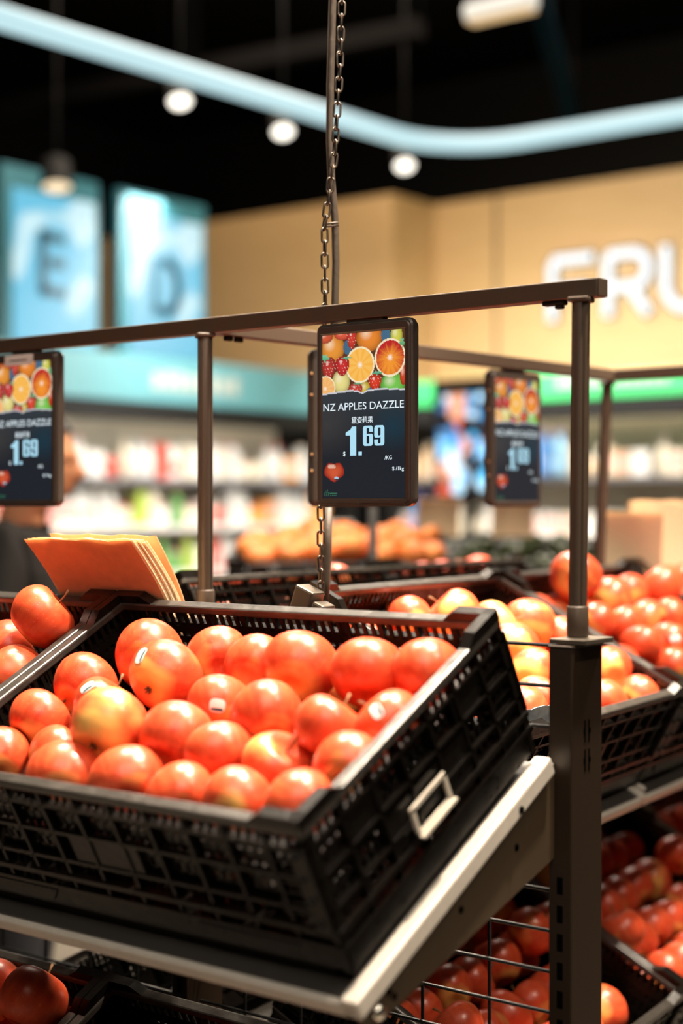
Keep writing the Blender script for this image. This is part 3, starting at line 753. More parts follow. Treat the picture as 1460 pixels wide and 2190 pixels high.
# ------------------------------------------------------------------ price display
SW, SH = 136.0, 217.0                                              # screen in millimetres, v runs down from the top
def mixc(a, b, t): t = max(0, min(1, t)); return tuple(x + (y - x) * t for x, y in zip(a, b))
def hsh(a, b): return (math.sin(a * 12.9898 + b * 78.233) * 43758.5453) % 1.0
FR_ = [  # kind, cu, cv, ru, rv, colour
    ('ball', 17.4, 18, 20, 20, (.80, .30, .04)), ('ball', 4, 2, 14, 9, (.62, .10, .04)), ('ball', 34, 0, 14, 8, (.70, .10, .05)), ('ball', 78.5, 7, 21, 19, (.80, .24, .03)),
    ('berry', 106, 6, 8, 9.5, (.02, .06, .10)), ('ball', 123, 7.5, 9.5, 14, (.62, .60, .08)), ('berry', 42.5, 18, 7, 9.5, (.02, .05, .08)), ('straw', 49.7, 7, 8, 14, (.62, .05, .03)),
    ('straw', 10.8, 44, 11.5, 15, (.50, .04, .03)), ('ball', 31.7, 63, 15, 16, (.80, .70, .25)), ('slice', 5, 71, 17, 17, (.85, .40, .15)),
    ('ball', 116.8, 70.5, 20, 16, (.18, .55, .08)), ('ball', 134, 58, 6, 14, (.62, .06, .02)), ('ball', 72, 74, 9, 10, (.60, .45, .05)), ('straw', 56, 75, 11, 9, (.60, .06, .04)), ('berry', 80, 77, 6, 4, (.02, .08, .16)),
    ('slice', 63.5, 42.3, 24, 24, (.92, .42, .05)), ('blood', 112.6, 35.4, 25, 25, (.80, .10, .02)), ('straw', 34, 42.5, 11.5, 13, (.60, .03, .03)), ('straw', 88, 66, 10.5, 10.5, (.72, .05, .02)),
    ('leaf', 4, 30, 8, 6, (.08, .42, .20)), ('leaf', 92, 54, 8, 3, (.06, .30, .16)), ('leaf', 41, 32, 9, 2.2, (.05, .28, .15)), ('leaf', 60, 67, 7, 2.2, (.05, .25, .12)), ('leaf', 132, 17, 4, 8, (.10, .32, .10))]
def wave(u):
    t = u / SW
    k = [(0, 79.5), (.2, 77.8), (.357, 76.4), (.44, 77.8), (.493, 80.8), (.55, 78.0), (.69, 76.3), (.85, 77.2), (1.0, 78.6)]
    for (a, p), (b, q) in zip(k, k[1:]):
        if t <= b: s_ = (t - a) / (b - a); return p + (q - p) * s_
    return k[-1][1]
def paint(u, v):
    w = wave(u)
    if v > w:                                                       # dark slate field
        c = mixc((.030, .040, .048), (.012, .016, .022), (v - 80) / 60)
        c = mixc(c, (.008, .035, .055), max(0, 1 - math.hypot((u - 118) / 38, (v - 125) / 34)))
        c = mixc(c, (.045, .043, .042), 0.8 * max(0, 1 - math.hypot((u - 8) / 55, (v - 120) / 45)))
        d = math.hypot((u - 20) / 16.8, (v - 182 - 1.5 * math.cos((u - 20) / 16.8 * 5)) / 12.2)   # little apple picture
        if d < 1:
            c = mixc((.62, .10, .035), (.30, .015, .01), d ** 2)
            if math.hypot((u - 16) / 7, (v - 175) / 3) < 1: c = mixc(c, (.85, .55, .42), .7)
            if abs(u - 21) < 1 and v < 176: c = (.16, .08, .02)
            if math.hypot((u - 24) / 4, (v - 191) / 2.2) < 1: c = (.02, .03, .05) if v > 191 else (.35, .62, .80)
        return c
    if v > w - 1.9: return (.62, .62, .66)
    c = (.10, .035, .015)
    for kind, cu, cv, ru, rv, col in FR_:
        x, y = (u - cu) / ru, (v - cv) / rv; d = math.hypot(x, y); a = math.atan2(y, x)
        if kind == 'leaf':
            if abs(x) + abs(y) * 1.2 < 1 + .3 * math.sin(a * 5): c = mixc(col, (.2, .5, .3), .5 - y)
            continue
        if kind == 'straw': d = math.hypot(x * (1 + .25 * y), y)
        if d > 1: continue
        if kind == 'ball':
            c = mixc(col, tuple(q * .45 for q in col), d ** 3); c = mixc(c, (.95, .85, .65), max(0, .55 - math.hypot(x + .25, y + .3)) * 1.1)
        elif kind == 'berry':
            k = (math.sin(u * 2.4) * math.sin(v * 2.4)); c = mixc(col, (.10, .22, .36), .5 + .5 * k)
        elif kind == 'straw':
            c = mixc(col, tuple(q * .5 for q in col), d ** 2)
            if math.sin(u * 2.6 + v) * math.sin(v * 2.4) > .86: c = (.85, .62, .50)
            if math.hypot(x + .2, y + .45) < .2: c = mixc(c, (.95, .7, .65), .6)
        else:
            if d > .9: c = mixc((.90, .84, .62), (.90, .62, .30), (d - .9) * 6)
            else:
                seg = abs(math.sin(a * 5)); c = mixc(col, (.95, .62, .18), .45 * seg)
                if kind == 'blood':
                    c = mixc((.88, .30, .03), (.50, .02, .02), max(0, min(1, (d - .25) * 1.3 - .5 * y + .5 * (hsh(round(a * 11), 3) - .5))))
                c = mixc(c, (.95, .90, .82), max(0, 1 - d / (.16 + .08 * abs(math.cos(a * 4)))))
    return c
def screen_mesh():
    nu, nv = 136, 217; xs = [-SW / 2 + SW * i / nu for i in range(nu + 1)]; vs = []; fs = []; cols = []
    for j in range(nv + 1):
        v = SH * j / nv
        for i in range(nu + 1):
            vs.append((xs[i] / 1000, 0, -v / 1000)); cols.append(paint(SW * i / nu, v))
    for j in range(nv):
        for i in range(nu):
            q = j * (nu + 1) + i; fs.append((q, q + nu + 1, q + nu + 2, q + 1))
    me = bpy.data.meshes.new('screen'); me.from_pydata(vs, [], fs)
    at_ = me.color_attributes.new('paint', 'FLOAT_COLOR', 'POINT')
    flat = []
    for c in cols: flat += [c[0], c[1], c[2], 1.0]
    at_.data.foreach_set('color', flat); return me
SIX = [[(1, .50), (.97, .565), (.88, .60), (.5, .60), (.37, .57), (.37, .84), (.42, .89), (.58, .89), (.63, .84), (.63, .69), (1, .69), (1, .87), (.95, .95), (.84, 1), (.16, 1), (.05, .95), (0, .87), (0, .13), (.05, .05), (.16, 0), (.84, 0), (.95, .05), (1, .13)],
       [(.37, .15), (.41, .11), (.59, .11), (.63, .15), (.63, .46), (.59, .50), (.41, .50), (.37, .46)]]
NINE = [[(1 - x, 1 - y) for x, y in s_] for s_ in SIX]
ONE = [[(.42, 0), (1, 0), (1, 1), (.60, 1), (.45, .90), (0, .80), (0, .70), (.42, .70)]]
DW, DH = 0.159, 0.243
def slab(w, h, y0, y1, r, c):
    """rounded slab whose front edge is chamfered by c, front at y0"""
    a = roundrect(w, h, r); b = roundrect(w - 2 * c, h - 2 * c, r - c * .6); n = len(a)
    vs = [(p[0], y1, p[1]) for p in a] + [(p[0], y0 + c, p[1]) for p in a] + [(p[0], y0, p[1]) for p in b]
    fs = [(i, (i + 1) % n, n + (i + 1) % n, n + i) for i in range(n)] + [(n + i, n + (i + 1) % n, 2 * n + (i + 1) % n, 2 * n + i) for i in range(n)]
    fs += [tuple(range(n)), tuple(range(2 * n, 3 * n))]
    return MB().add(vs, fs)
def make_display(label, loc, rz):
    t = thing('price_display', label, 'price display', loc, (0, 0, rz), 'hanging price displays')     # origin: bottom middle of the back
    up = Matrix.Translation((0, 0, DH / 2))
    m = slab(DW, DH, -0.0115, 0.0, 0.010, 0.0022); m.v = [tuple(up @ Vector(v)) for v in m.v]; m.build('housing', 'bezel', t)
    m = slab(DW - 0.004, DH - 0.006, 0.0002, 0.0050, 0.008, 0.0015); m.v = [tuple(up @ Vector(v)) for v in m.v]; m.build('back_cover', 'bezel', t)
    # bezel ring, its inner edge sloping down to the glass
    zt = DH - 0.0150; zb = zt - SH / 1000
    bz = MB(); o_ = roundrect(DW - 0.007, DH - 0.007, 0.008); n = len(o_)
    inn = [(max(-SW / 2000, min(SW / 2000, p[0] * 9)), max(zb, min(zt, DH / 2 + p[1] * 9))) for p in o_]
    vs = [(p[0], -0.0118, p[1] + DH / 2) for p in o_] + [(p[0] * .985, -0.0135, DH / 2 + p[1] * .99) for p in o_] + [(p[0] * 1.035, -0.0133, DH / 2 + (p[1] - DH / 2) * 1.022) for p in inn] + [(p[0], -0.0119, p[1]) for p in inn]
    fs = [(k * n + i, k * n + (i + 1) % n, (k + 1) * n + (i + 1) % n, (k + 1) * n + i) for k in range(3) for i in range(n)]
    bz.add(vs, fs).build('bezel', 'bezel', t)
    sc = link('screen', SCREEN, 'screen', t); sc.location = (0, -0.0122, zt); sc['label'] = 'lit screen with citrus fruit picture over a dark price field'
    for nm, me, m_ in TEXTS: link(nm, me, m_, sc)
    for z in (0.205, 0.172, 0.080, 0.055):
        MB().lathe([(0.0022, 0), (0.0018, 0.0010), (0, 0.0012)], 10, Matrix.Translation((-DW / 2, -0.0055, z)) @ Matrix.Rotation(-PI / 2, 4, 'Y')).build('side_screw', 'brass', t)
    MB().cbox(-0.03, 0.03, -0.009, 0.003, DH - 0.001, DH + 0.0042, 0.0008).build('hanger', 'bezel', t)
    return t
SCREEN = screen_mesh()
def sx(u): return (u - .5) * SW / 1000
def sz(mm): return -mm / 1000
def T(nm, s_, u0, u1, v0, v1, m_='textw', bold=0.0): return (nm, text_mesh(nm, s_, sx(u0), sx(u1), sz(v1), sz(v0), -0.0003, bold), m_)
def Cc(nm, sp, u0, u1, v0, v1, m_='text'): return (nm, curve_mesh(nm, sp, sx(u0), sx(u1), sz(v1), sz(v0), -0.0003), m_)
SQ = [[(0, 0), (1, 0), (1, 1), (0, 1)]]
TEXTS = [T('headline', 'NZ APPLES DAZZLE', .014, .992, 91.2, 101.2, bold=0.004), T('name_line', '黛姿蘋果', .365, .624, 110, 119, bold=0.006),
         Cc('price_one', ONE, .293, .422, 123, 161.3), Cc('price_point', SQ, .449, .491, 156.2, 161.3), Cc('price_six', SIX, .505, .624, 122.6, 149), Cc('price_nine', NINE, .641, .762, 122.6, 149),
         T('dollar_sign', '$', .261, .290, 155.5, 162.2, bold=0.02), T('unit_line', '/KG', .765, .852, 162.3, 167.4, bold=0.01), T('unit_price', '$ /1kg', .854, .992, 176.6, 183.0, bold=0.01)]
lg = MB()
for (a, b, c_, d_) in ((.032, .080, 209.5, 210.0), (.032, .080, 211.6, 212.1), (.032, .080, 213.6, 214.1), (.030, .034, 209.5, 214.1), (.078, .082, 209.5, 214.1), (.054, .058, 209.5, 214.1), (.040, .072, 207.6, 208.0), (.064, .068, 205.5, 207.8)):
    lg.box(sx(a), sx(b), -0.0004, -0.0002, sz(d_), sz(c_))
for i in range(7): lg.box(sx(.092 + i * .014), sx(.103 + i * .014), -0.0004, -0.0002, sz(211.6), sz(209.9))
for i in range(4): lg.box(sx(.10 + i * .022), sx(.11 + i * .022), -0.0004, -0.0002, sz(214.1), sz(212.8))
TEXTS.append(('store_mark', lg.mesh('store_mark'), 'logo'))
ZD = 1.3825
make_display('price display tablet below the front rail, hanging beside the chain', (-1.254, 1.6385, ZD), 0)
d2 = make_display('price display tablet with a white paper label stuck on its top bezel', (-1.9315, 1.6385, ZD), 0)
lab = MB().cbox(-0.041, 0.026, -0.0145, -0.0137, 0.2235, 0.2395, 0.0003).build('paper_label', 'sticker', d2); lab['label'] = 'white paper label'
MB().box(-0.029, 0.013, -0.0147, -0.0144, 0.2305, 0.2325).build('print_line', 'clamp', lab)
make_display('price display tablet edge-on behind the front one, screws on its edge', (-1.537, 1.9415, ZD), PI / 2 - 0.04)
make_display('out of focus price display tablet far along the side rail', (-1.515, 2.405, ZD), PI / 2 - 0.04)

# ------------------------------------------------------------------ chain, cable and clamp
def polyat(pts, d): return [at(x, y, d) for x, y in pts]
cp = polyat([(735, -330), (731, 0), (726, 150), (715, 330), (703, 420), (694, 480), (695, 640), (690, 860), (686, 1090), (686, 1300)], 2.135)
cp = [Vector((cp[0].x, cp[0].y, 4.99))] + cp
ch = thing('hanging_chain', 'dark steel link chain hanging from the ceiling behind the front rail', 'chain', cp[-1])
lk = []
for k in range(20):
    a = 2 * PI * k / 20; x, z = 0.0045 * math.cos(a), 0.0045 * math.sin(a); lk.append((x, 0, z + (0.0058 if z > 0 else -0.0058)))
LINK = MB().tube(lk, 0.0016, 7, closed=True).mesh('link')
seg = [(cp[i], cp[i + 1]) for i in range(len(cp) - 1)]; tot = sum((b - a).length for a, b in seg)
pitch = 0.0172; nlk = int(tot / pitch); 
def along(s_):
    for a, b in reversed(seg):
        l = (b - a).length
        if s_ <= l: return b + (a - b) * (s_ / l), (a - b).normalized()
        s_ -= l
    return seg[0][0], Vector((0, 0, 1))
for k in range(nlk):
    p, t_ = along(pitch * (k + .5)); o = link('link', LINK, 'chain', ch)
    rot = Vector((0, 0, 1)).rotation_difference(t_).to_matrix().to_4x4() @ Matrix.Rotation(YAW + (0.25 if k % 2 else PI / 2 + 0.25) + 0.2 * math.sin(k * .9), 4, 'Z')
    o.matrix_basis = Matrix.Translation(p - cp[-1]) @ rot
cb = polyat([(714, -330), (711, 0), (706, 180), (705, 300), (708, 380), (716, 470), (718, 560), (716, 650), (708, 860), (701, 1085), (699, 1180), (697, 1240), (694, 1300)], 2.155)
cb = [Vector((cb[0].x, cb[0].y, 4.99))] + cb
tag(MB().tube(cb[:-2], 0.0052, 10).build('power_cable', 'cable'), 'brown power cable strapped alongside the hanging chain', 'cable')
cbo = bpy.data.objects['power_cable']
tip = MB().tube([cb[-4], cb[-3], cb[-2], cb[-1]], [0.0062, 0.0064, 0.0060, 0.0050], 10).build('cable_sheath', 'cable', cbo)
tz = polyat([(694, 480), (705, 478), (722, 476), (724, 482), (706, 484), (694, 486)], 2.146)
MB().tube(tz, 0.0014, 6).build('cable_tie', 'cable', cbo)
ck = thing('metal_clamp', 'tarnished steel hinged clamp at the foot of the hanging chain', 'clamp', at(662, 1300, 2.08), (0, 0, 0))
bx = MB(); 
bx.cbox(-0.022, 0.010, -0.016, 0.012, -0.035, 0.026, 0.003, Matrix.Rotation(0.35, 4, 'Y')).build('jaw', 'clamp', ck)
MB().cbox(0.013, 0.032, -0.016, 0.012, -0.035, 0.016, 0.003, Matrix.Rotation(0.35, 4, 'Y')).build('jaw', 'clamp', ck)
for z in (0.015, -0.006): MB().lathe([(0.004, 0), (0.004, 0.004), (0, 0.006)], 10, Matrix.Translation((-0.020 + z * .3, -0.004, z)) @ Matrix.Rotation(-PI / 2, 4, 'Y')).build('rivet', 'chrome', ck)
MB().cbox(-0.02, 0.05, -0.006, 0.02, -0.085, -0.034, 0.002).build('base', 'clamp', ck)

# ------------------------------------------------------------------ paper bags
def bag_sheet(w, h, lean, curl, seed, th=0.0010):
    """a flat kraft bag: wavy cut top edge, bent over forward by lean"""
    rnd = random.Random(seed); nx, nz = 16, 12; vs = []; fs = []
    ph = [rnd.uniform(0, 6.28) for _ in range(4)]
    for side in (0, 1):
        for j in range(nz + 1):
            t = j / nz
            for i in range(nx + 1):
                s_ = i / nx - .5
                top = 0.0009 * math.sin(s_ * 17 + ph[0]) + 0.0005 * math.sin(s_ * 61 + ph[1]) if j == nz else 0
                z = t * h + top; y = -lean * (t ** 1.25) + curl * math.sin(t * PI) * .5 + 0.0015 * math.sin(s_ * 9 + ph[2]) * t + side * th
                vs.append((s_ * w - 0.012 * t * 0, y, z))
    n = (nx + 1) * (nz + 1)
    for j in range(nz):
        for i in range(nx):
            q = j * (nx + 1) + i; fs += [(q, q + 1, q + nx + 2, q + nx + 1), (n + q, n + q + nx + 1, n + q + nx + 2, n + q + 1)]
    for j in range(nz):
        for e in (0, nx):
            q = j * (nx + 1) + e; fs.append((q, q + nx + 1, n + q + nx + 1, n + q))
    for i in range(nx):
        q = nz * (nx + 1) + i; fs.append((q, q + 1, n + q + 1, n + q)); fs.append((i, n + i, n + i + 1, i + 1))
    return MB().add(vs, fs, False)
def bag_stack(n, loc, rz, w, h, lean, label, group, mats=('kraft', 'kraft'), gap=0.0016, curl=0.01):
    for k in range(n):
        extra = 0.012 if k == n - 1 and n > 4 else 0
        o = bag_sheet(w, h + 0.002 * math.sin(k * 2.1) + extra * .4, lean - k * 0.0006 - extra, curl, k, gap * .8).build('paper_bag', mats[0] if k in (0, n - 1) else mats[1])
        o.rotation_euler = (0, 0, rz); o.location = Vector(loc) + Matrix.Rotation(rz, 3, 'Z') @ Vector((0.0015 * math.sin(k * 1.7), k * gap, 0))
        tag(o, label if 0 < k < n - 1 else ('front ' if k == 0 else 'rearmost ') + label, 'paper bag', group)
bag_stack(11, (-1.562, 1.492, 1.205), 0, 0.204, 0.133, 0.088, 'flat brown kraft bag in the stack leaning over the crate rim', 'brown paper bags over the crates', ('kraft', 'kraft_pale'), 0.0028)
pb_ = at(1425, 1215, 3.35)
bag_stack(4, (pb_.x, pb_.y, 1.19), YAW + 0.15, 0.17, 0.205, 0.02, 'pale paper bag in the blurred stack at the far crate row, taller pile', 'taller pale paper bags by the far crates', ('kraft_pale', 'kraft_pale'), 0.004)
pb_ = at(1345, 1215, 3.3)
bag_stack(3, (pb_.x, pb_.y, 1.19), YAW - 0.1, 0.13, 0.18, 0.05, 'pale paper bag leaning beside the taller blurred pile', 'shorter pale paper bags by the far crates', ('kraft_pale', 'kraft_pale'), 0.004)
o = bag_sheet(0.15, 0.05, 0.015, 0.004, 5).build('plastic_liner', 'liner'); o.rotation_euler = (0, 0, math.radians(RZ)); o.location = F_A.pt(-0.22, -0.372, -0.03)
tag(o, 'crumpled clear plastic liner in the front of the crate behind the upright', 'plastic liner')

# ------------------------------------------------------------------ ceiling lights and steel
def led_tube():
    pts = [(-4.86, 1.0), (-4.75, 6.4)]
    for k in range(1, 9):
        a = math.radians(180 - 90 * k / 8 * 0.96); pts.append((-4.27 + 0.48 * math.cos(a), 6.42 + 0.48 * math.sin(a)))
    pts.append((-1.2, 6.99))
    t = thing('led_tube_light', 'long cyan white glowing tube light bent round a corner under the ceiling', 'tube light', (-4.75, 6.4, 3.28))
    MB().tube([(x + 4.75, y - 6.4, 0) for x, y in pts], 0.047, 14).build('glowing_tube', 'tube', t)
    for x, y in ((-4.85, 2.0), (-4.79, 4.8), (-4.1, 6.905), (-2.2, 6.96)):
        MB().tube([(x + 4.75, y - 6.4, 0.04), (x + 4.75, y - 6.4, 1.715)], 0.004, 6).build('hanger_wire', 'beam', t)
led_tube()
def spot_lamp(p, aim, label, r=0.052, lens='lamp', top=5.0):
    t = thing('track_spot', label, 'spotlight', p, (0, 0, 0), 'round ceiling spotlights')
    mx = (Vector(aim) - Vector(p)).to_track_quat('-Z', 'Y').to_matrix().to_4x4()
    MB().lathe([(r * .7, 0.15), (r, 0.13), (r * 1.08, 0.0), (r * 1.08, -0.012), (r * .98, -0.012), (r * .98, 0.0)], 24, mx).build('housing', 'lampbody', t)
    MB().lathe([(0, -0.004), (r * .96, -0.004), (r * .96, 0.004), (0, 0.004)], 24, mx).build('lens', lens, t)
    MB().tube([mx @ Vector((0, 0, 0.14)), (0, 0, 0.22), (0, 0, top - p[2] - 0.005)], 0.006, 6).build('stem', 'lampbody', t)
    return t
for px, py in ((385, 215), (605, 280), (865, 353)):
    p = at(px, py, 1.9 * FPX / (1087 - py)); spot_lamp(p, p + (EYE - p) * 0.28 + Vector((0.5, 0, -3.4)), 'round ceiling spotlight with glowing lens below the tube light')
p = at(122, 398, 8.0); spot_lamp(p, p + Vector((0.6, -0.4, -2.5)), 'warm round spotlight hanging before the letter E sign', 0.075, 'lampwarm')
for (a_, b_, w_) in TRACK_AND_FILL:
    spot_lamp((a_[0], a_[1], a_[2] + 0.09), b_, 'unseen ceiling spotlight, one of the island and added fill spots', 0.06)  # the added fill spots get a housing as well
p = at(1070, 22, 7.0)
t = thing('bay_lamp', 'boxy white ceiling lamp with rounded ends and warm underside', 'ceiling lamp', p, (0, 0, 0.02))
MB().cbox(-0.18, 0.18, -0.05, 0.05, -0.025, 0.055, 0.03).build('housing', emit('bay_lamp_side', (0.95, 0.88, 0.74), 0.9), t)
MB().cbox(-0.165, 0.165, -0.04, 0.04, -0.034, -0.024, 0.004).build('lens', emit('bay_lamp_under', (1.0, 0.62, 0.28), 0.75), t)
MB().tube([(0, 0, 0.05), (0, 0, 4.985 - p.z)], 0.006, 6).build('stem', 'lampbody', t)
for k, (a_, b_, m_) in enumerate(((at(1135, -60, 7.5), at(1225, 260, 9.2), 'beamblue'), (at(-100, 250, 10), at(900, 60, 8), 'beam'), (at(400, -60, 8), at(410, 200, 9), 'beam'))):
    t = thing('ceiling_duct', ('blue grey' if m_ == 'beamblue' else 'dark') + ' steel strut crossing the black ceiling' + ('' if m_ == 'beamblue' else (' behind the round spotlights' if k == 1 else ' above the letter signs')), 'ceiling strut', (0, 0, 0), (0, 0, 0))
    for z in (a_, b_): pass
    d = (b_ - a_).normalized(); n_ = d.cross(Vector((0, 0, 1))).normalized() * 0.045; u_ = Vector((0, 0, 0.05))
    vs = [q + s1 * n_ + s2 * u_ for q in (a_, b_) for s1, s2 in ((-1, -1), (1, -1), (1, 1), (-1, 1))]
    MB().add(vs, [(0, 1, 2, 3), (7, 6, 5, 4), (0, 4, 5, 1), (1, 5, 6, 2), (2, 6, 7, 3), (3, 7, 4, 0)]).build('strut', m_, t)
    for q in (a_, b_):
        if q.z < 4.9: MB().tube([q, (q.x, q.y, 4.995)], 0.008, 6).build('hanger_rod', 'beam', t)

# ------------------------------------------------------------------ lit signs with E and D
def stroke_mesh(mb, pts, w, y0, y1):
    """flat bar letter stroke in x,z"""
    for (x0, z0), (x1, z1) in zip(pts, pts[1:]):
        dx, dz = x1 - x0, z1 - z0; l = math.hypot(dx, dz); nx, nz = -dz / l * w / 2, dx / l * w / 2; ex_, ez = dx / l * w * .3, dz / l * w * .3
        mb.prism([(x0 + nx - ex_, z0 + nz - ez), (x1 + nx + ex_, z1 + nz + ez), (x1 - nx + ex_, z1 - nz + ez), (x0 - nx - ex_, z0 - nz - ez)], y0, y1)
    return mb
def arc(cx, cz, rx, rz, a0, a1, n=8): return [(cx + rx * math.cos(math.radians(a0 + (a1 - a0) * k / n)), cz + rz * math.sin(math.radians(a0 + (a1 - a0) * k / n))) for k in range(n + 1)]
LET = {'E': [[(.75, .95), (.15, 1.0), (.15, 0.0), (.80, .0)], [(.42, .52), (.75, .52)]],
       'D': [[(.12, .94)] + arc(.45, .5, .45, .5, 80, -80, 10) + [(.12, .03), (.12, .82)]]}
def sign(y0, y1, ch, label):
    # board stands on the cold case, facing +x; local x runs along world y reversed so that it reads from the aisle
    t = thing('letter_sign', label, 'sign', (-6.62, (y0 + y1) / 2, 2.27), (0, 0, PI / 2))
    w = y1 - y0; h = 0.837
    MB().cbox(-w / 2 - 0.07, w / 2 + 0.04, 0.0, 0.06, 0.0, 0.96, 0.008).build('frame', 'tealframe', t)
    f = MB().cbox(-w / 2, w / 2, -0.012, 0.0, 0.012, h, 0.004).build('lit_face', 'sign', t)
    m = MB(); lh, lw = 0.31, 0.235; cx, cz = -0.01, 0.30
    if ch == 'D': cz = 0.27
    for s_ in LET[ch]: stroke_mesh(m, [(cx - lw / 2 + q[0] * lw, cz + q[1] * lh) for q in s_], 0.055, -0.020, -0.012)
    m.build('letter', 'signtext', f)
sign(5.50, 6.09, 'E', 'backlit blue sign with dark letter E above the cold case')
sign(6.363, 6.972, 'D', 'backlit blue sign with dark letter D above the cold case')

# ------------------------------------------------------------------ lit letters on the timber wall
RL = {'F': [[(.0, .0), (.0, .88), (.10, 1.0), (1.0, 1.0)], [(.0, .48), (.82, .48)]],
      'R': [[(.0, .0), (.0, .90), (.10, 1.0), (.62, 1.0)] + arc(.62, .72, .36, .28, 70, -90, 8) + [(.10, .44)], [(.55, .42), (.96, .0)]],
      'U': [[(.0, 1.0)] + [(.0, .42)] + arc(.48, .42, .48, .42, 180, 360, 10) + [(.96, 1.0)]]}
for ch, x0 in (('F', -5.40), ('R', -4.985), ('U', -4.575)):
    t = thing('lit_letter', 'glowing white letter %s standing off the timber wall' % ch, 'letter', (x0 + 0.03, 9.1, 2.62))
    m = MB(); mb2 = MB(); w_, h_ = 0.29, 0.38
    for s_ in RL[ch]:
        pts = [(q[0] * w_, 0.02 + q[1] * h_) for q in s_]
        stroke_mesh(m, pts, 0.058, -0.085, -0.078); stroke_mesh(mb2, pts, 0.088, -0.077, -0.045)
    m.build('lit_face', 'letter', t); bkx = mb2.build('return', 'letterside', t)
    m3 = MB()
    for s_ in RL[ch]: stroke_mesh(m3, [(q[0] * w_, 0.02 + q[1] * h_) for q in s_], 0.070, -0.044, -0.040)
    m3.build('halo_strip', 'halo', t)
    for q in (0.02, 0.30): MB().tube([(0, -0.045, q + 0.02), (0, 0, q + 0.02)], 0.004, 6).build('standoff', 'letterside', t)

# ------------------------------------------------------------------ cold cases along the walls
PAL = {n: mat('pack_' + n, c, 0.45, var=0.08) for n, c in dict(white=(.82, .80, .76), cream=(.80, .72, .56), pink=(.82, .42, .38), red=(.66, .09, .06), orange=(.85, .38, .08), yellow=(.80, .70, .14), lime=(.50, .66, .12), green=(.16, .42, .12), blue=(.05, .22, .55), sky=(.25, .52, .75), tan=(.60, .42, .25), violet=(.30, .22, .45), grey=(.17, .165, .18)).items()}
def prod_meshes():
    q = {}
    q['bottle'] = (MB().lathe([(0.036, 0), (0.040, 0.006), (0.040, 0.13), (0.033, 0.165), (0.015, 0.195), (0.015, 0.215)], 14).mesh('bottle'), 'cap', MB().lathe([(0.018, 0.212), (0.018, 0.235), (0.015, 0.238)], 12).mesh('cap'))
    q['carton'] = (MB().box(-0.042, 0.042, -0.042, 0.042, 0, 0.17).prism([(-0.042, 0.17), (0.042, 0.17), (0.0, 0.215)], -0.042, 0.042).mesh('carton'), 'fold', MB().box(-0.003, 0.003, -0.042, 0.042, 0.205, 0.232).mesh('fold'))
    q['tub'] = (MB().lathe([(0.042, 0), (0.046, 0.004), (0.052, 0.105)], 16).mesh('tub'), 'lid', MB().lathe([(0.055, 0.104), (0.055, 0.114), (0.050, 0.117)], 16).mesh('lid'))
    q['pouch'] = (MB().add([(-.05, -.035, 0), (.05, -.035, 0), (.05, .035, 0), (-.05, .035, 0), (-.052, -.03, .1), (.052, -.03, .1), (.052, .03, .1), (-.052, .03, .1), (-.05, -.002, .2), (.05, -.002, .2), (.05, .002, .2), (-.05, .002, .2)],
                   [(0, 3, 2, 1), (0, 1, 5, 4), (1, 2, 6, 5), (2, 3, 7, 6), (3, 0, 4, 7), (4, 5, 9, 8), (5, 6, 10, 9), (6, 7, 11, 10), (7, 4, 8, 11), (8, 9, 10, 11)]).mesh('pouch'), 'label', MB().box(-.036, .036, -.0365, -.0335, .035, .095).mesh('pouch_label'))
    q['box'] = (MB().cbox(-.06, .06, -.045, .045, 0, .15, .003).mesh('pack_box'), 'label', MB().box(-.045, .045, -.0465, -.044, .04, .12).mesh('box_label'))
    return q
PM = prod_meshes(); rp = random.Random(21)
def recolor(o, m):
    if not o.data.materials: o.data.materials.append(None)
    o.material_slots[0].link = 'OBJECT'; o.material_slots[0].material = m
KN = dict(bottle='bottle', carton='carton', tub='tub', pouch='pouch', box='box')
def product(kind, loc, rz, col, col2, label, group):
    me, pn, pme = PM[kind]
    o = bpy.data.objects.new({'box': 'packet_box', 'tub': 'lidded_tub', 'carton': 'drink_carton', 'bottle': 'drink_bottle', 'pouch': 'food_pouch'}[kind], me); COL.objects.link(o); recolor(o, PAL[col]); o.location = loc; o.rotation_euler = (0, 0, rz)
    tag(o, label, KN[kind], group); c = bpy.data.objects.new(pn, pme); COL.objects.link(c); c.parent = o; recolor(c, PAL[col2]); return o
def cold_case(name_label, loc, rz, length, depth, levels, head, band, headm, zlow=0.0):
    t = thing('cold_case', name_label, 'cold case', loc, (0, 0, rz)); a = length / 2          # local: front at y=0, goes back to +y, x along
    MB().box(-a, a, depth - 0.04, depth, 0, head[0]).build('back_panel', PAL['cream'], t)
    for s_ in (-1, 1): MB().cbox(s_ * a - 0.03, s_ * a + 0.03, 0, depth, 0, head[1], 0.01).build('end_panel', 'black', t)
    MB().box(-a, a, -0.02, depth, 0, 0.25).build('plinth', 'black', t)
    MB().cbox(-a, a, -0.03, depth * .5, head[0], head[1], 0.006).build('header', headm, t)
    MB().cbox(-a, a, -0.02, 0.06, band[0], band[1], 0.004).build('dark_valance', 'black', t)
    MB().box(-a + 0.05, a - 0.05, 0.10, 0.16, band[0] + 0.01, band[0] + 0.02).build('light_strip', 'caselight', t)
    for z in levels: MB().cbox(-a, a, 0.02, depth - 0.05, z - 0.035, z, 0.004).build('shelf_board', PAL['grey'] if z > 1.5 else PAL['white'], t)
    return t
LV = (0.40, 0.70, 1.00, 1.28, 1.56)
cold_case('long open cold case with teal header under the letter signs', (-6.60, 6.25, 0), PI / 2, 4.5, 0.75, LV, (2.0, 2.27), (1.89, 2.0), 'teal')
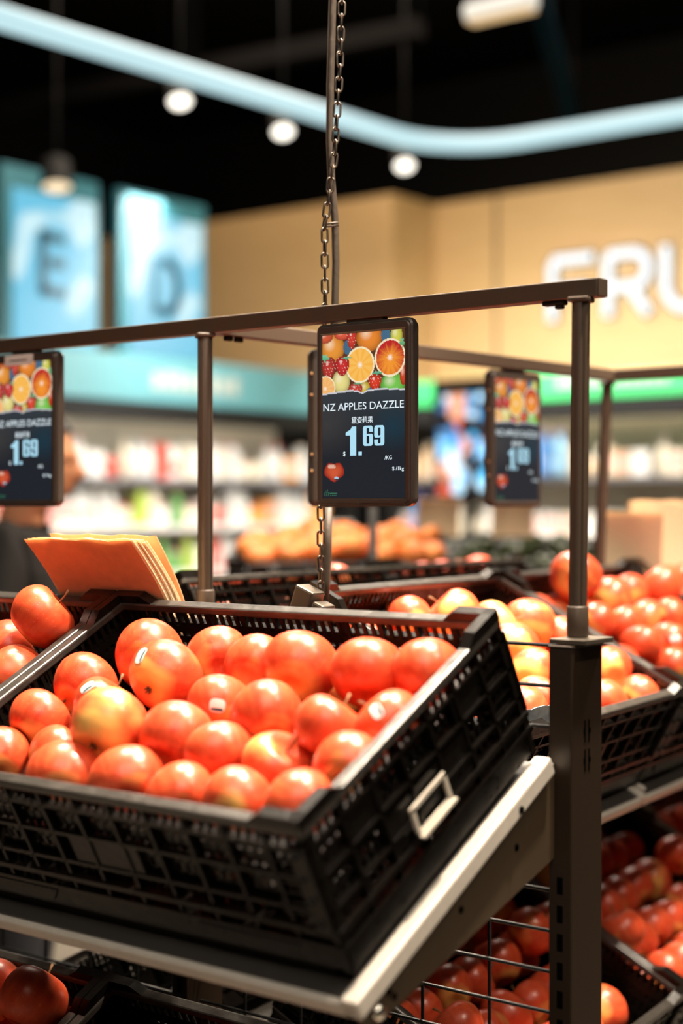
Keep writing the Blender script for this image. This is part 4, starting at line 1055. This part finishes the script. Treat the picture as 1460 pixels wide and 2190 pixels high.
zones = {4: ['white', 'white', 'pink', 'white', 'red', 'cream'], 3: ['white', 'pink', 'white', 'pink', 'lime', 'cream', 'white'], 2: ['white', 'red', 'lime', 'yellow', 'white', 'cream'], 1: ['cream', 'white', 'yellow', 'sky', 'white']}
for li, zc in zones.items():
    y = 5.25
    while y < 8.3:
        kind = rp.choice(['bottle', 'carton', 'tub', 'pouch', 'box']); c1 = rp.choice(zc)
        if y > 7.1: c1 = rp.choice(['white', 'white', 'orange', 'cream', 'red', 'white', 'sky'])
        elif 6.4 < y < 7.0 and li <= 3: c1 = rp.choice(['lime', 'yellow', 'green', 'cream', 'white'])
        c2 = rp.choice(['white', 'red', 'cream', 'pink'])
        product(kind, (-6.72, y, LV[li]), PI / 2, c1, c2, '%s %s with %s trim on the cold case under the letter signs' % (c1, {'tub': 'lidded tub', 'box': 'packet box', 'pouch': 'food pouch', 'carton': 'drink carton', 'bottle': 'drink bottle'}[kind], c2), 'goods in the cold case under the letter signs, %s %s %s' % (c1, kind, c2))
        y += {'bottle': .098, 'carton': .10, 'tub': .125, 'pouch': .118, 'box': .135}[kind]
RLV = (0.5, 0.85, 1.20, 1.58)
cold_case('open cold case with green header below the lit letters', (-4.4, 8.45, 0), 0, 3.8, 0.6, RLV, (2.05, 2.215), (1.93, 2.045), 'green')
for li in (2, 3):
    x = -6.2
    while x < -3.2:
        kind = rp.choice(['box', 'carton', 'box', 'bottle', 'tub']); c1 = rp.choice(['white', 'cream', 'white', 'tan', 'cream', 'white']); c2 = rp.choice(['white', 'cream', 'pink'])
        product(kind, (x, 8.60, RLV[li]), 0, c1, c2, '%s %s with %s trim in the cold case with green header' % (c1, {'tub': 'lidded tub', 'box': 'packet box', 'pouch': 'food pouch', 'carton': 'drink carton', 'bottle': 'drink bottle'}[kind], c2), 'goods in the green headed cold case, %s %s %s' % (c1, kind, c2))
        x += {'bottle': .10, 'carton': .105, 'tub': .13, 'box': .14}[kind]
for px, m_, zb in ((1165, 'blue', 1.58), (1198, 'sky', 1.58), (893, 'blue', 1.20), (928, 'sky', 1.20)):
    rr = (px - 730) / FPX; xx = 8.475 / (CR.y * rr + CF.y) * (CR.x * rr + CF.x)
    t = thing('blue_bottle', ('dark blue' if m_ == 'blue' else 'pale blue') + ' tall bottle ' + ('on the upper shelf' if px > 1000 else 'on the lower shelf') + ' of the green headed case', 'bottle', (xx, 8.475, zb))
    MB().lathe([(0.036, 0), (0.040, 0.01), (0.040, 0.08), (0.030, 0.11), (0.040, 0.15), (0.036, 0.20), (0.015, 0.24), (0.015, 0.26)], 14).build('body', PAL[m_], t)
    MB().lathe([(0.018, 0.255), (0.018, 0.28), (0.015, 0.283)], 12).build('cap', PAL['violet'], t)

# pale lettering too blurred to read on both headers: plain blocks
for nm, (x0, x1, n_, y, z0, z1, along_y) in dict(teal=(6.50, 7.27, 8, -6.568, 2.08, 2.19, True), green=(-4.97, -4.2, 11, 8.419, 2.125, 2.20, False)).items():
    for i in range(n_):
        a_ = x0 + (x1 - x0) * i / n_; b_ = a_ + (x1 - x0) / n_ * .72; zz = z1 - (0.0 if i % 3 else 0.012)
        par = None
        m = MB()
        if along_y: m.box(y, y + 0.006, a_, b_, z0, zz)
        else: m.box(a_, b_, y - 0.006, y, z0, zz)
        o = m.build('header_print', 'paleprint')
        cs = [q for q in bpy.data.objects if q.name.startswith('header') and not q.name.startswith('header_print')][0 if along_y else 1]
        bpy.context.view_layer.update(); o.parent = cs; o.matrix_parent_inverse = cs.matrix_world.inverted()

# ------------------------------------------------------------------ digital sign on a stand
p = at(994, 950, 7.4)
t = thing('digital_sign', 'tall dark framed screen on a stand showing blurred bright advert colours', 'digital sign', (p.x, p.y, 0))
SWD, SHD = 0.31, 0.475; z0 = p.z - SHD / 2
MB().cbox(-SWD / 2 - 0.03, SWD / 2 + 0.03, 0, 0.05, z0 - 0.03, z0 + SHD + 0.07, 0.006).build('frame', 'black', t)
rq = random.Random(5); blobs = [(rq.random(), rq.random(), rq.uniform(.06, .17), rq.choice([(.25, .55, .85), (.10, .35, .75), (.45, .70, .85), (.62, .10, .05), (.015, .012, .014), (.02, .02, .025), (.60, .72, .80), (.70, .30, .18), (.05, .45, .80)])) for _ in range(46)]
nu, nv = 40, 60; vs = []; fs = []; cl = []
for j in range(nv + 1):
    for i in range(nu + 1):
        u, v = i / nu, j / nv; vs.append(((u - .5) * SWD, -0.003, z0 + SHD * v)); c = (.06, .16, .32) if v > .45 else (.02, .015, .015)
        for a_, b_, r_, q in blobs:
            if math.hypot(u - a_, (v - b_) * 1.5) < r_: c = q
        cl += [*c, 1.0]
for j in range(nv):
    for i in range(nu): q = j * (nu + 1) + i; fs.append((q, q + 1, q + nu + 2, q + nu + 1))
me = bpy.data.meshes.new('advert'); me.from_pydata(vs, [], fs); me.color_attributes.new('paint', 'FLOAT_COLOR', 'POINT').data.foreach_set('color', cl)
link('screen', me, 'advert', t)
MB().tube([(0, 0.03, 0), (0, 0.03, z0)], 0.025, 10).build('pole', 'black', t); MB().cbox(-0.22, 0.22, -0.15, 0.2, 0, 0.03, 0.008).build('base', 'black', t)

# ------------------------------------------------------------------ peach stand and far crates
def stand(name, label, x, y, w, d, top, rz):
    t = thing(name, label, 'display stand', (x, y, 0), (0, 0, rz))
    MB().cbox(-w / 2, w / 2, -d / 2, d / 2, top - 0.04, top, 0.006).build('top', 'black', t)
    for a_ in (-1, 1):
        for b_ in (-1, 1): MB().cbox(a_ * (w / 2 - 0.05) - 0.025, a_ * (w / 2 - 0.05) + 0.025, b_ * (d / 2 - 0.05) - 0.025, b_ * (d / 2 - 0.05) + 0.025, 0, top - 0.04, 0.004).build('leg', 'black', t)
    MB().box(-w / 2 + 0.03, w / 2 - 0.03, -d / 2 + 0.04, d / 2 - 0.04, 0.25, 0.28).build('under_shelf', 'black', t)
    return t
M['peach'] = mat('peach_skin', (0.8, 0.2, 0.1), 0.6, scale=22)
for n_ in M['peach'].node_tree.nodes:
    if n_.type == 'MIX': n_.inputs['A'].default_value = (0.74, 0.07, 0.05, 1); n_.inputs['B'].default_value = (0.90, 0.42, 0.07, 1)
M['greenfruit'] = mat('green_fruit_skin', (0.045, 0.060, 0.018), 0.30, var=0.3, scale=30)
p = at(728, 1180, 4.3); zr = 1.265
Fp = Frame((p.x + CF.x * .19, p.y + CF.y * .19, zr + 0.03), 38.41, math.radians(9))
make_crate(Fp, 'blurred black crate heaped with pink and yellow peaches', holders=False)
stand('peach_stand', 'black stand under the crate of peaches', Fp.O.x, Fp.O.y, 0.66, 0.46, Fp.O.z - 0.050, math.radians(38.41))
rf = random.Random(4)
for j in range(4):
    for i in range(7):
        x = -0.245 + i * 0.082 + (0.03 if j % 2 else 0); ly = -0.06 - j * 0.083
        if abs(x) > 0.255: continue
        hgt = 0.012 + 0.028 * (1 - abs(x) / 0.27) + rf.uniform(-.012, .014)
        o = put_apple(Fp.pt(x, ly, hgt - 0.015), 0.039, (rf.uniform(-1, 1), rf.uniform(-1, 1), 1), 'pink and yellow peach in the blurred crate', 'peaches in the blurred crate', 0, False, name='peach', cat='peach')
        recolor(o, M['peach'])
t = thing('sign_pole', 'thin black pole standing before the crate of peaches', 'pole', (at(797, 1180, 3.85).x, at(797, 1180, 3.85).y, 0))
MB().tube([(0, 0, 0), (0, 0, 1.385)], 0.012, 10).build('pole', 'black', t); MB().lathe([(0.12, 0), (0.12, 0.012), (0.02, 0.03)], 20).build('base', 'black', t)
for k, (px, col_) in enumerate(((930, 'g'), (1020, 'b'), (1110, 'b'), (1200, 'g'))):
    p = at(px, 1165, 5.2)
    q = Vector((-3.30 + k * 0.61, 4.55, 1.285))
    Ff = Frame((q.x, q.y, q.z), 0, math.radians(14))
    make_crate(Ff, ['blurred far crate of dark green fruit nearest the peach crate', 'blurred far crate of dark green fruit, second along its table', 'blurred far crate of dark green fruit, third along its table', 'blurred far crate of dark green fruit at the end of its table'][k], holders=False)
    for j in range(3):
        for i in range(6):
            o = put_apple(Ff.pt(-0.23 + i * 0.092 + rf.uniform(-.006, .006), -0.07 - j * 0.1, -0.035 + rf.uniform(-.02, .03)), 0.037, (rf.uniform(-1, 1), rf.uniform(-1, 1), 1), 'dark green fruit in the blurred far crates', 'green fruit in the far crates', 0, False, name='green_fruit', cat='fruit')
            recolor(o, M['greenfruit'])
stand('far_table', 'black table under the blurred far crates of dark green fruit', -2.385, 4.38, 2.5, 0.5, 1.006, 0)
for px, w_ in ((935, 'lower'), (1095, 'upper')):
    p = at(px, 1085, 4.9)
    bag_stack(2, (p.x, p.y, 1.29), YAW, 0.13, 0.12, 0.03, 'pale paper sheet standing in the far crates, %s of two' % ('beside the peach crate' if px < 1000 else 'beside the far display'), 'pale sheets in the far crates', ('kraft_pale', 'kraft_pale'), 0.004)

# ------------------------------------------------------------------ person behind the display with the paper label
def make_person():
    base = at(50, 1087, 3.8); face = math.atan2(CR.y, CR.x)
    me = bpy.data.meshes.new('skeleton'); bm = bmesh.new(); sl = []
    J = {}
    def v(n, p, r): J[n] = (bm.verts.new(p), r); return J[n][0]
    # local: +x is forward
    P = [('pel', (0, 0, .90), (.115, .15)), ('waist', (0.005, 0, 1.02), (.105, .135)), ('chest', (0.0, 0, 1.20), (.115, .165)), ('neckb', (-0.01, 0, 1.335), (.06, .07)), ('neck', (0.005, 0, 1.40), (.052, .055)), ('headc', (0.02, 0, 1.47), (.06, .06))]
    for n, p, r in P: v(n, p, r)
    for a, b in zip(P, P[1:]): bm.edges.new((J[a[0]][0], J[b[0]][0]))
    for s_, t_ in ((1, 'l'), (-1, 'r')):
        for n, p, r in (('sh', (-.01, s_ * .15, 1.31), (.055, .055)), ('el', (-.04, s_ * .215, 1.04), (.042, .042)), ('wr', (.13, s_ * .19, .86), (.028, .028)), ('pa', (.19, s_ * .18, .83), (.032, .02)),
                        ('hip', (0, s_ * .085, .84), (.085, .085)), ('kn', (.02, s_ * .10, .47), (.058, .058)), ('an', (-.02, s_ * .105, .09), (.038, .038)), ('to', (.11, s_ * .115, .035), (.035, .032))): v(n + t_, p, r)
        for a, b in (('chest', 'sh' + t_), ('sh' + t_, 'el' + t_), ('el' + t_, 'wr' + t_), ('wr' + t_, 'pa' + t_), ('pel', 'hip' + t_), ('hip' + t_, 'kn' + t_), ('kn' + t_, 'an' + t_), ('an' + t_, 'to' + t_)): bm.edges.new((J[a][0], J[b][0]))
        for k in range(5):
            off = (-.02 + k * .011) if k < 4 else .0
            ln = (.062, .072, .068, .052, .04)[k]
            b0 = v('f%d%s' % (k, t_), (.225 if k < 4 else .20, s_ * (.18 + off) if k < 4 else s_ * .145, .822), (.0115, .0115)); b1 = v('g%d%s' % (k, t_), (.225 + ln * .6, s_ * (.18 + off * 1.2) if k < 4 else s_ * .13, .81), (.0108, .0108)); b2 = v('h%d%s' % (k, t_), (.225 + ln * .9, s_ * (.18 + off * 1.2) if k < 4 else s_ * .13, .79), (.0100, .0100))
            bm.edges.new((J['pa' + t_][0], b0)); bm.edges.new((b0, b1)); bm.edges.new((b1, b2))
    bm.verts.index_update(); idx = {n: q[0].index for n, q in J.items()}; rad = {q[0].index: q[1] for q in J.values()}
    bm.to_mesh(me); bm.free()
    o = bpy.data.objects.new('skeleton', me); COL.objects.link(o)
    sk = o.modifiers.new('skin', 'SKIN'); sk.use_smooth_shade = True
    for i, d in enumerate(me.skin_vertices[0].data): d.radius = rad[i]; d.use_root = (i == idx['pel'])
    o.modifiers.new('sub', 'SUBSURF').levels = 2
    body = bpy.data.meshes.new_from_object(o.evaluated_get(bpy.context.evaluated_depsgraph_get()))
    bpy.data.objects.remove(o)
    # head: sphere pulled into a face
    bm = bmesh.new(); bm.from_mesh(body)
    r = bmesh.ops.create_uvsphere(bm, u_segments=40, v_segments=32, radius=1.0)
    for w in r['verts']:
        x, y, z = w.co
        X, Y, Z = x * .098, y * .076, z * .118
        if z < -.1: X *= 1 - .18 * (-z - .1) * (1 if x < 0 else .35); Y *= 1 - .28 * (-z - .1)
        if x > 0:
            X -= .006 * math.exp(-((z + .02) / .18) ** 2) * (1 - math.exp(-(y / .25) ** 2))          # eye hollows
            X += .030 * math.exp(-(y / .14) ** 2) * math.exp(-((z + .30) / .13) ** 2)                 # nose tip
            X += .014 * math.exp(-(y / .12) ** 2) * math.exp(-((z + .12) / .14) ** 2)                 # bridge
            X += .012 * math.exp(-(y / .30) ** 2) * math.exp(-((z + .58) / .10) ** 2)                 # lips
            X += .016 * math.exp(-(y / .30) ** 2) * math.exp(-((z + .86) / .14) ** 2)                 # chin
            X += .006 * math.exp(-((z - .12) / .10) ** 2)                                             # brow
        for s_ in (-1, 1):
            if math.hypot((x + .12) / .16, (z + .10) / .22) < 1 and y * s_ > 0: Y += s_ * .014
        w.co = (X + .03, Y, Z + 1.515)
    hm = bpy.data.meshes.new('person'); bm.to_mesh(hm); bm.free()
    o = bpy.data.objects.new('tmp', hm); COL.objects.link(o)
    rm = o.modifiers.new('rm', 'REMESH'); rm.mode = 'VOXEL'; rm.voxel_size = 0.005; rm.use_smooth_shade = True
    full = bpy.data.meshes.new_from_object(o.evaluated_get(bpy.context.evaluated_depsgraph_get())); bpy.data.objects.remove(o)
    full.name = 'person'
    bm = bmesh.new(); bm.from_mesh(full); seen = set(); best = []
    for w in bm.verts:
        if w in seen: continue
        st_ = [w]; seen.add(w); isl = []
        while st_:
            q = st_.pop(); isl.append(q)
            for e in q.link_edges:
                o2 = e.other_vert(q)
                if o2 not in seen: seen.add(o2); st_.append(o2)
        if len(isl) > len(best): best = isl
    kp = set(best); bmesh.ops.delete(bm, geom=[w for w in bm.verts if w not in kp], context='VERTS'); bm.to_mesh(full); bm.free()
    for q in full.polygons: q.use_smooth = True
    full.materials.clear()
    pe = link('person', full, 'skin'); tag(pe, 'person in a black shirt standing behind the display with the paper label', 'person')
    pe.location = (base.x, base.y, 0.0); pe.rotation_euler = (0, 0, face)
    pe.scale = (1.0, 1.0, 0.985)
    def garment(name, test, grow, m_):
        bm = bmesh.new(); bm.from_mesh(full); bm.normal_update()
        bmesh.ops.delete(bm, geom=[f for f in bm.faces if not test(f.calc_center_median())], context='FACES')
        for w in bm.verts: w.co += w.normal * (grow(w.co) if callable(grow) else grow)
        g_ = bpy.data.meshes.new(name); bm.to_mesh(g_); bm.free(); g_.materials.clear()
        for q in g_.polygons: q.use_smooth = True
        return link(name, g_, m_, pe)
    garment('shirt', lambda c: .86 < c.z < 1.365 and not (c.x > .10 and c.z < .95) and abs(c.y) < .30, 0.014, 'shirt')
    garment('trousers', lambda c: .07 < c.z < .90 and abs(c.y) < .17 and c.x < .12, 0.009, 'trousers')
    garment('shoe', lambda c: c.z < .085, 0.006, 'shoe')
    garment('hair', lambda c: c.z > 1.47 and (c.z > 1.585 or c.x < .0) and c.z > 1.50 - c.x * .2, lambda c: 0.014, 'hair')
    for s_ in (-1, 1):
        MB().lathe([(0, -.006), (.005, -.004), (.006, 0), (.005, .004), (0, .006)], 10, Matrix.Translation((.113, s_ * .030, 1.513))).build('eye', 'hair', pe)
make_person()
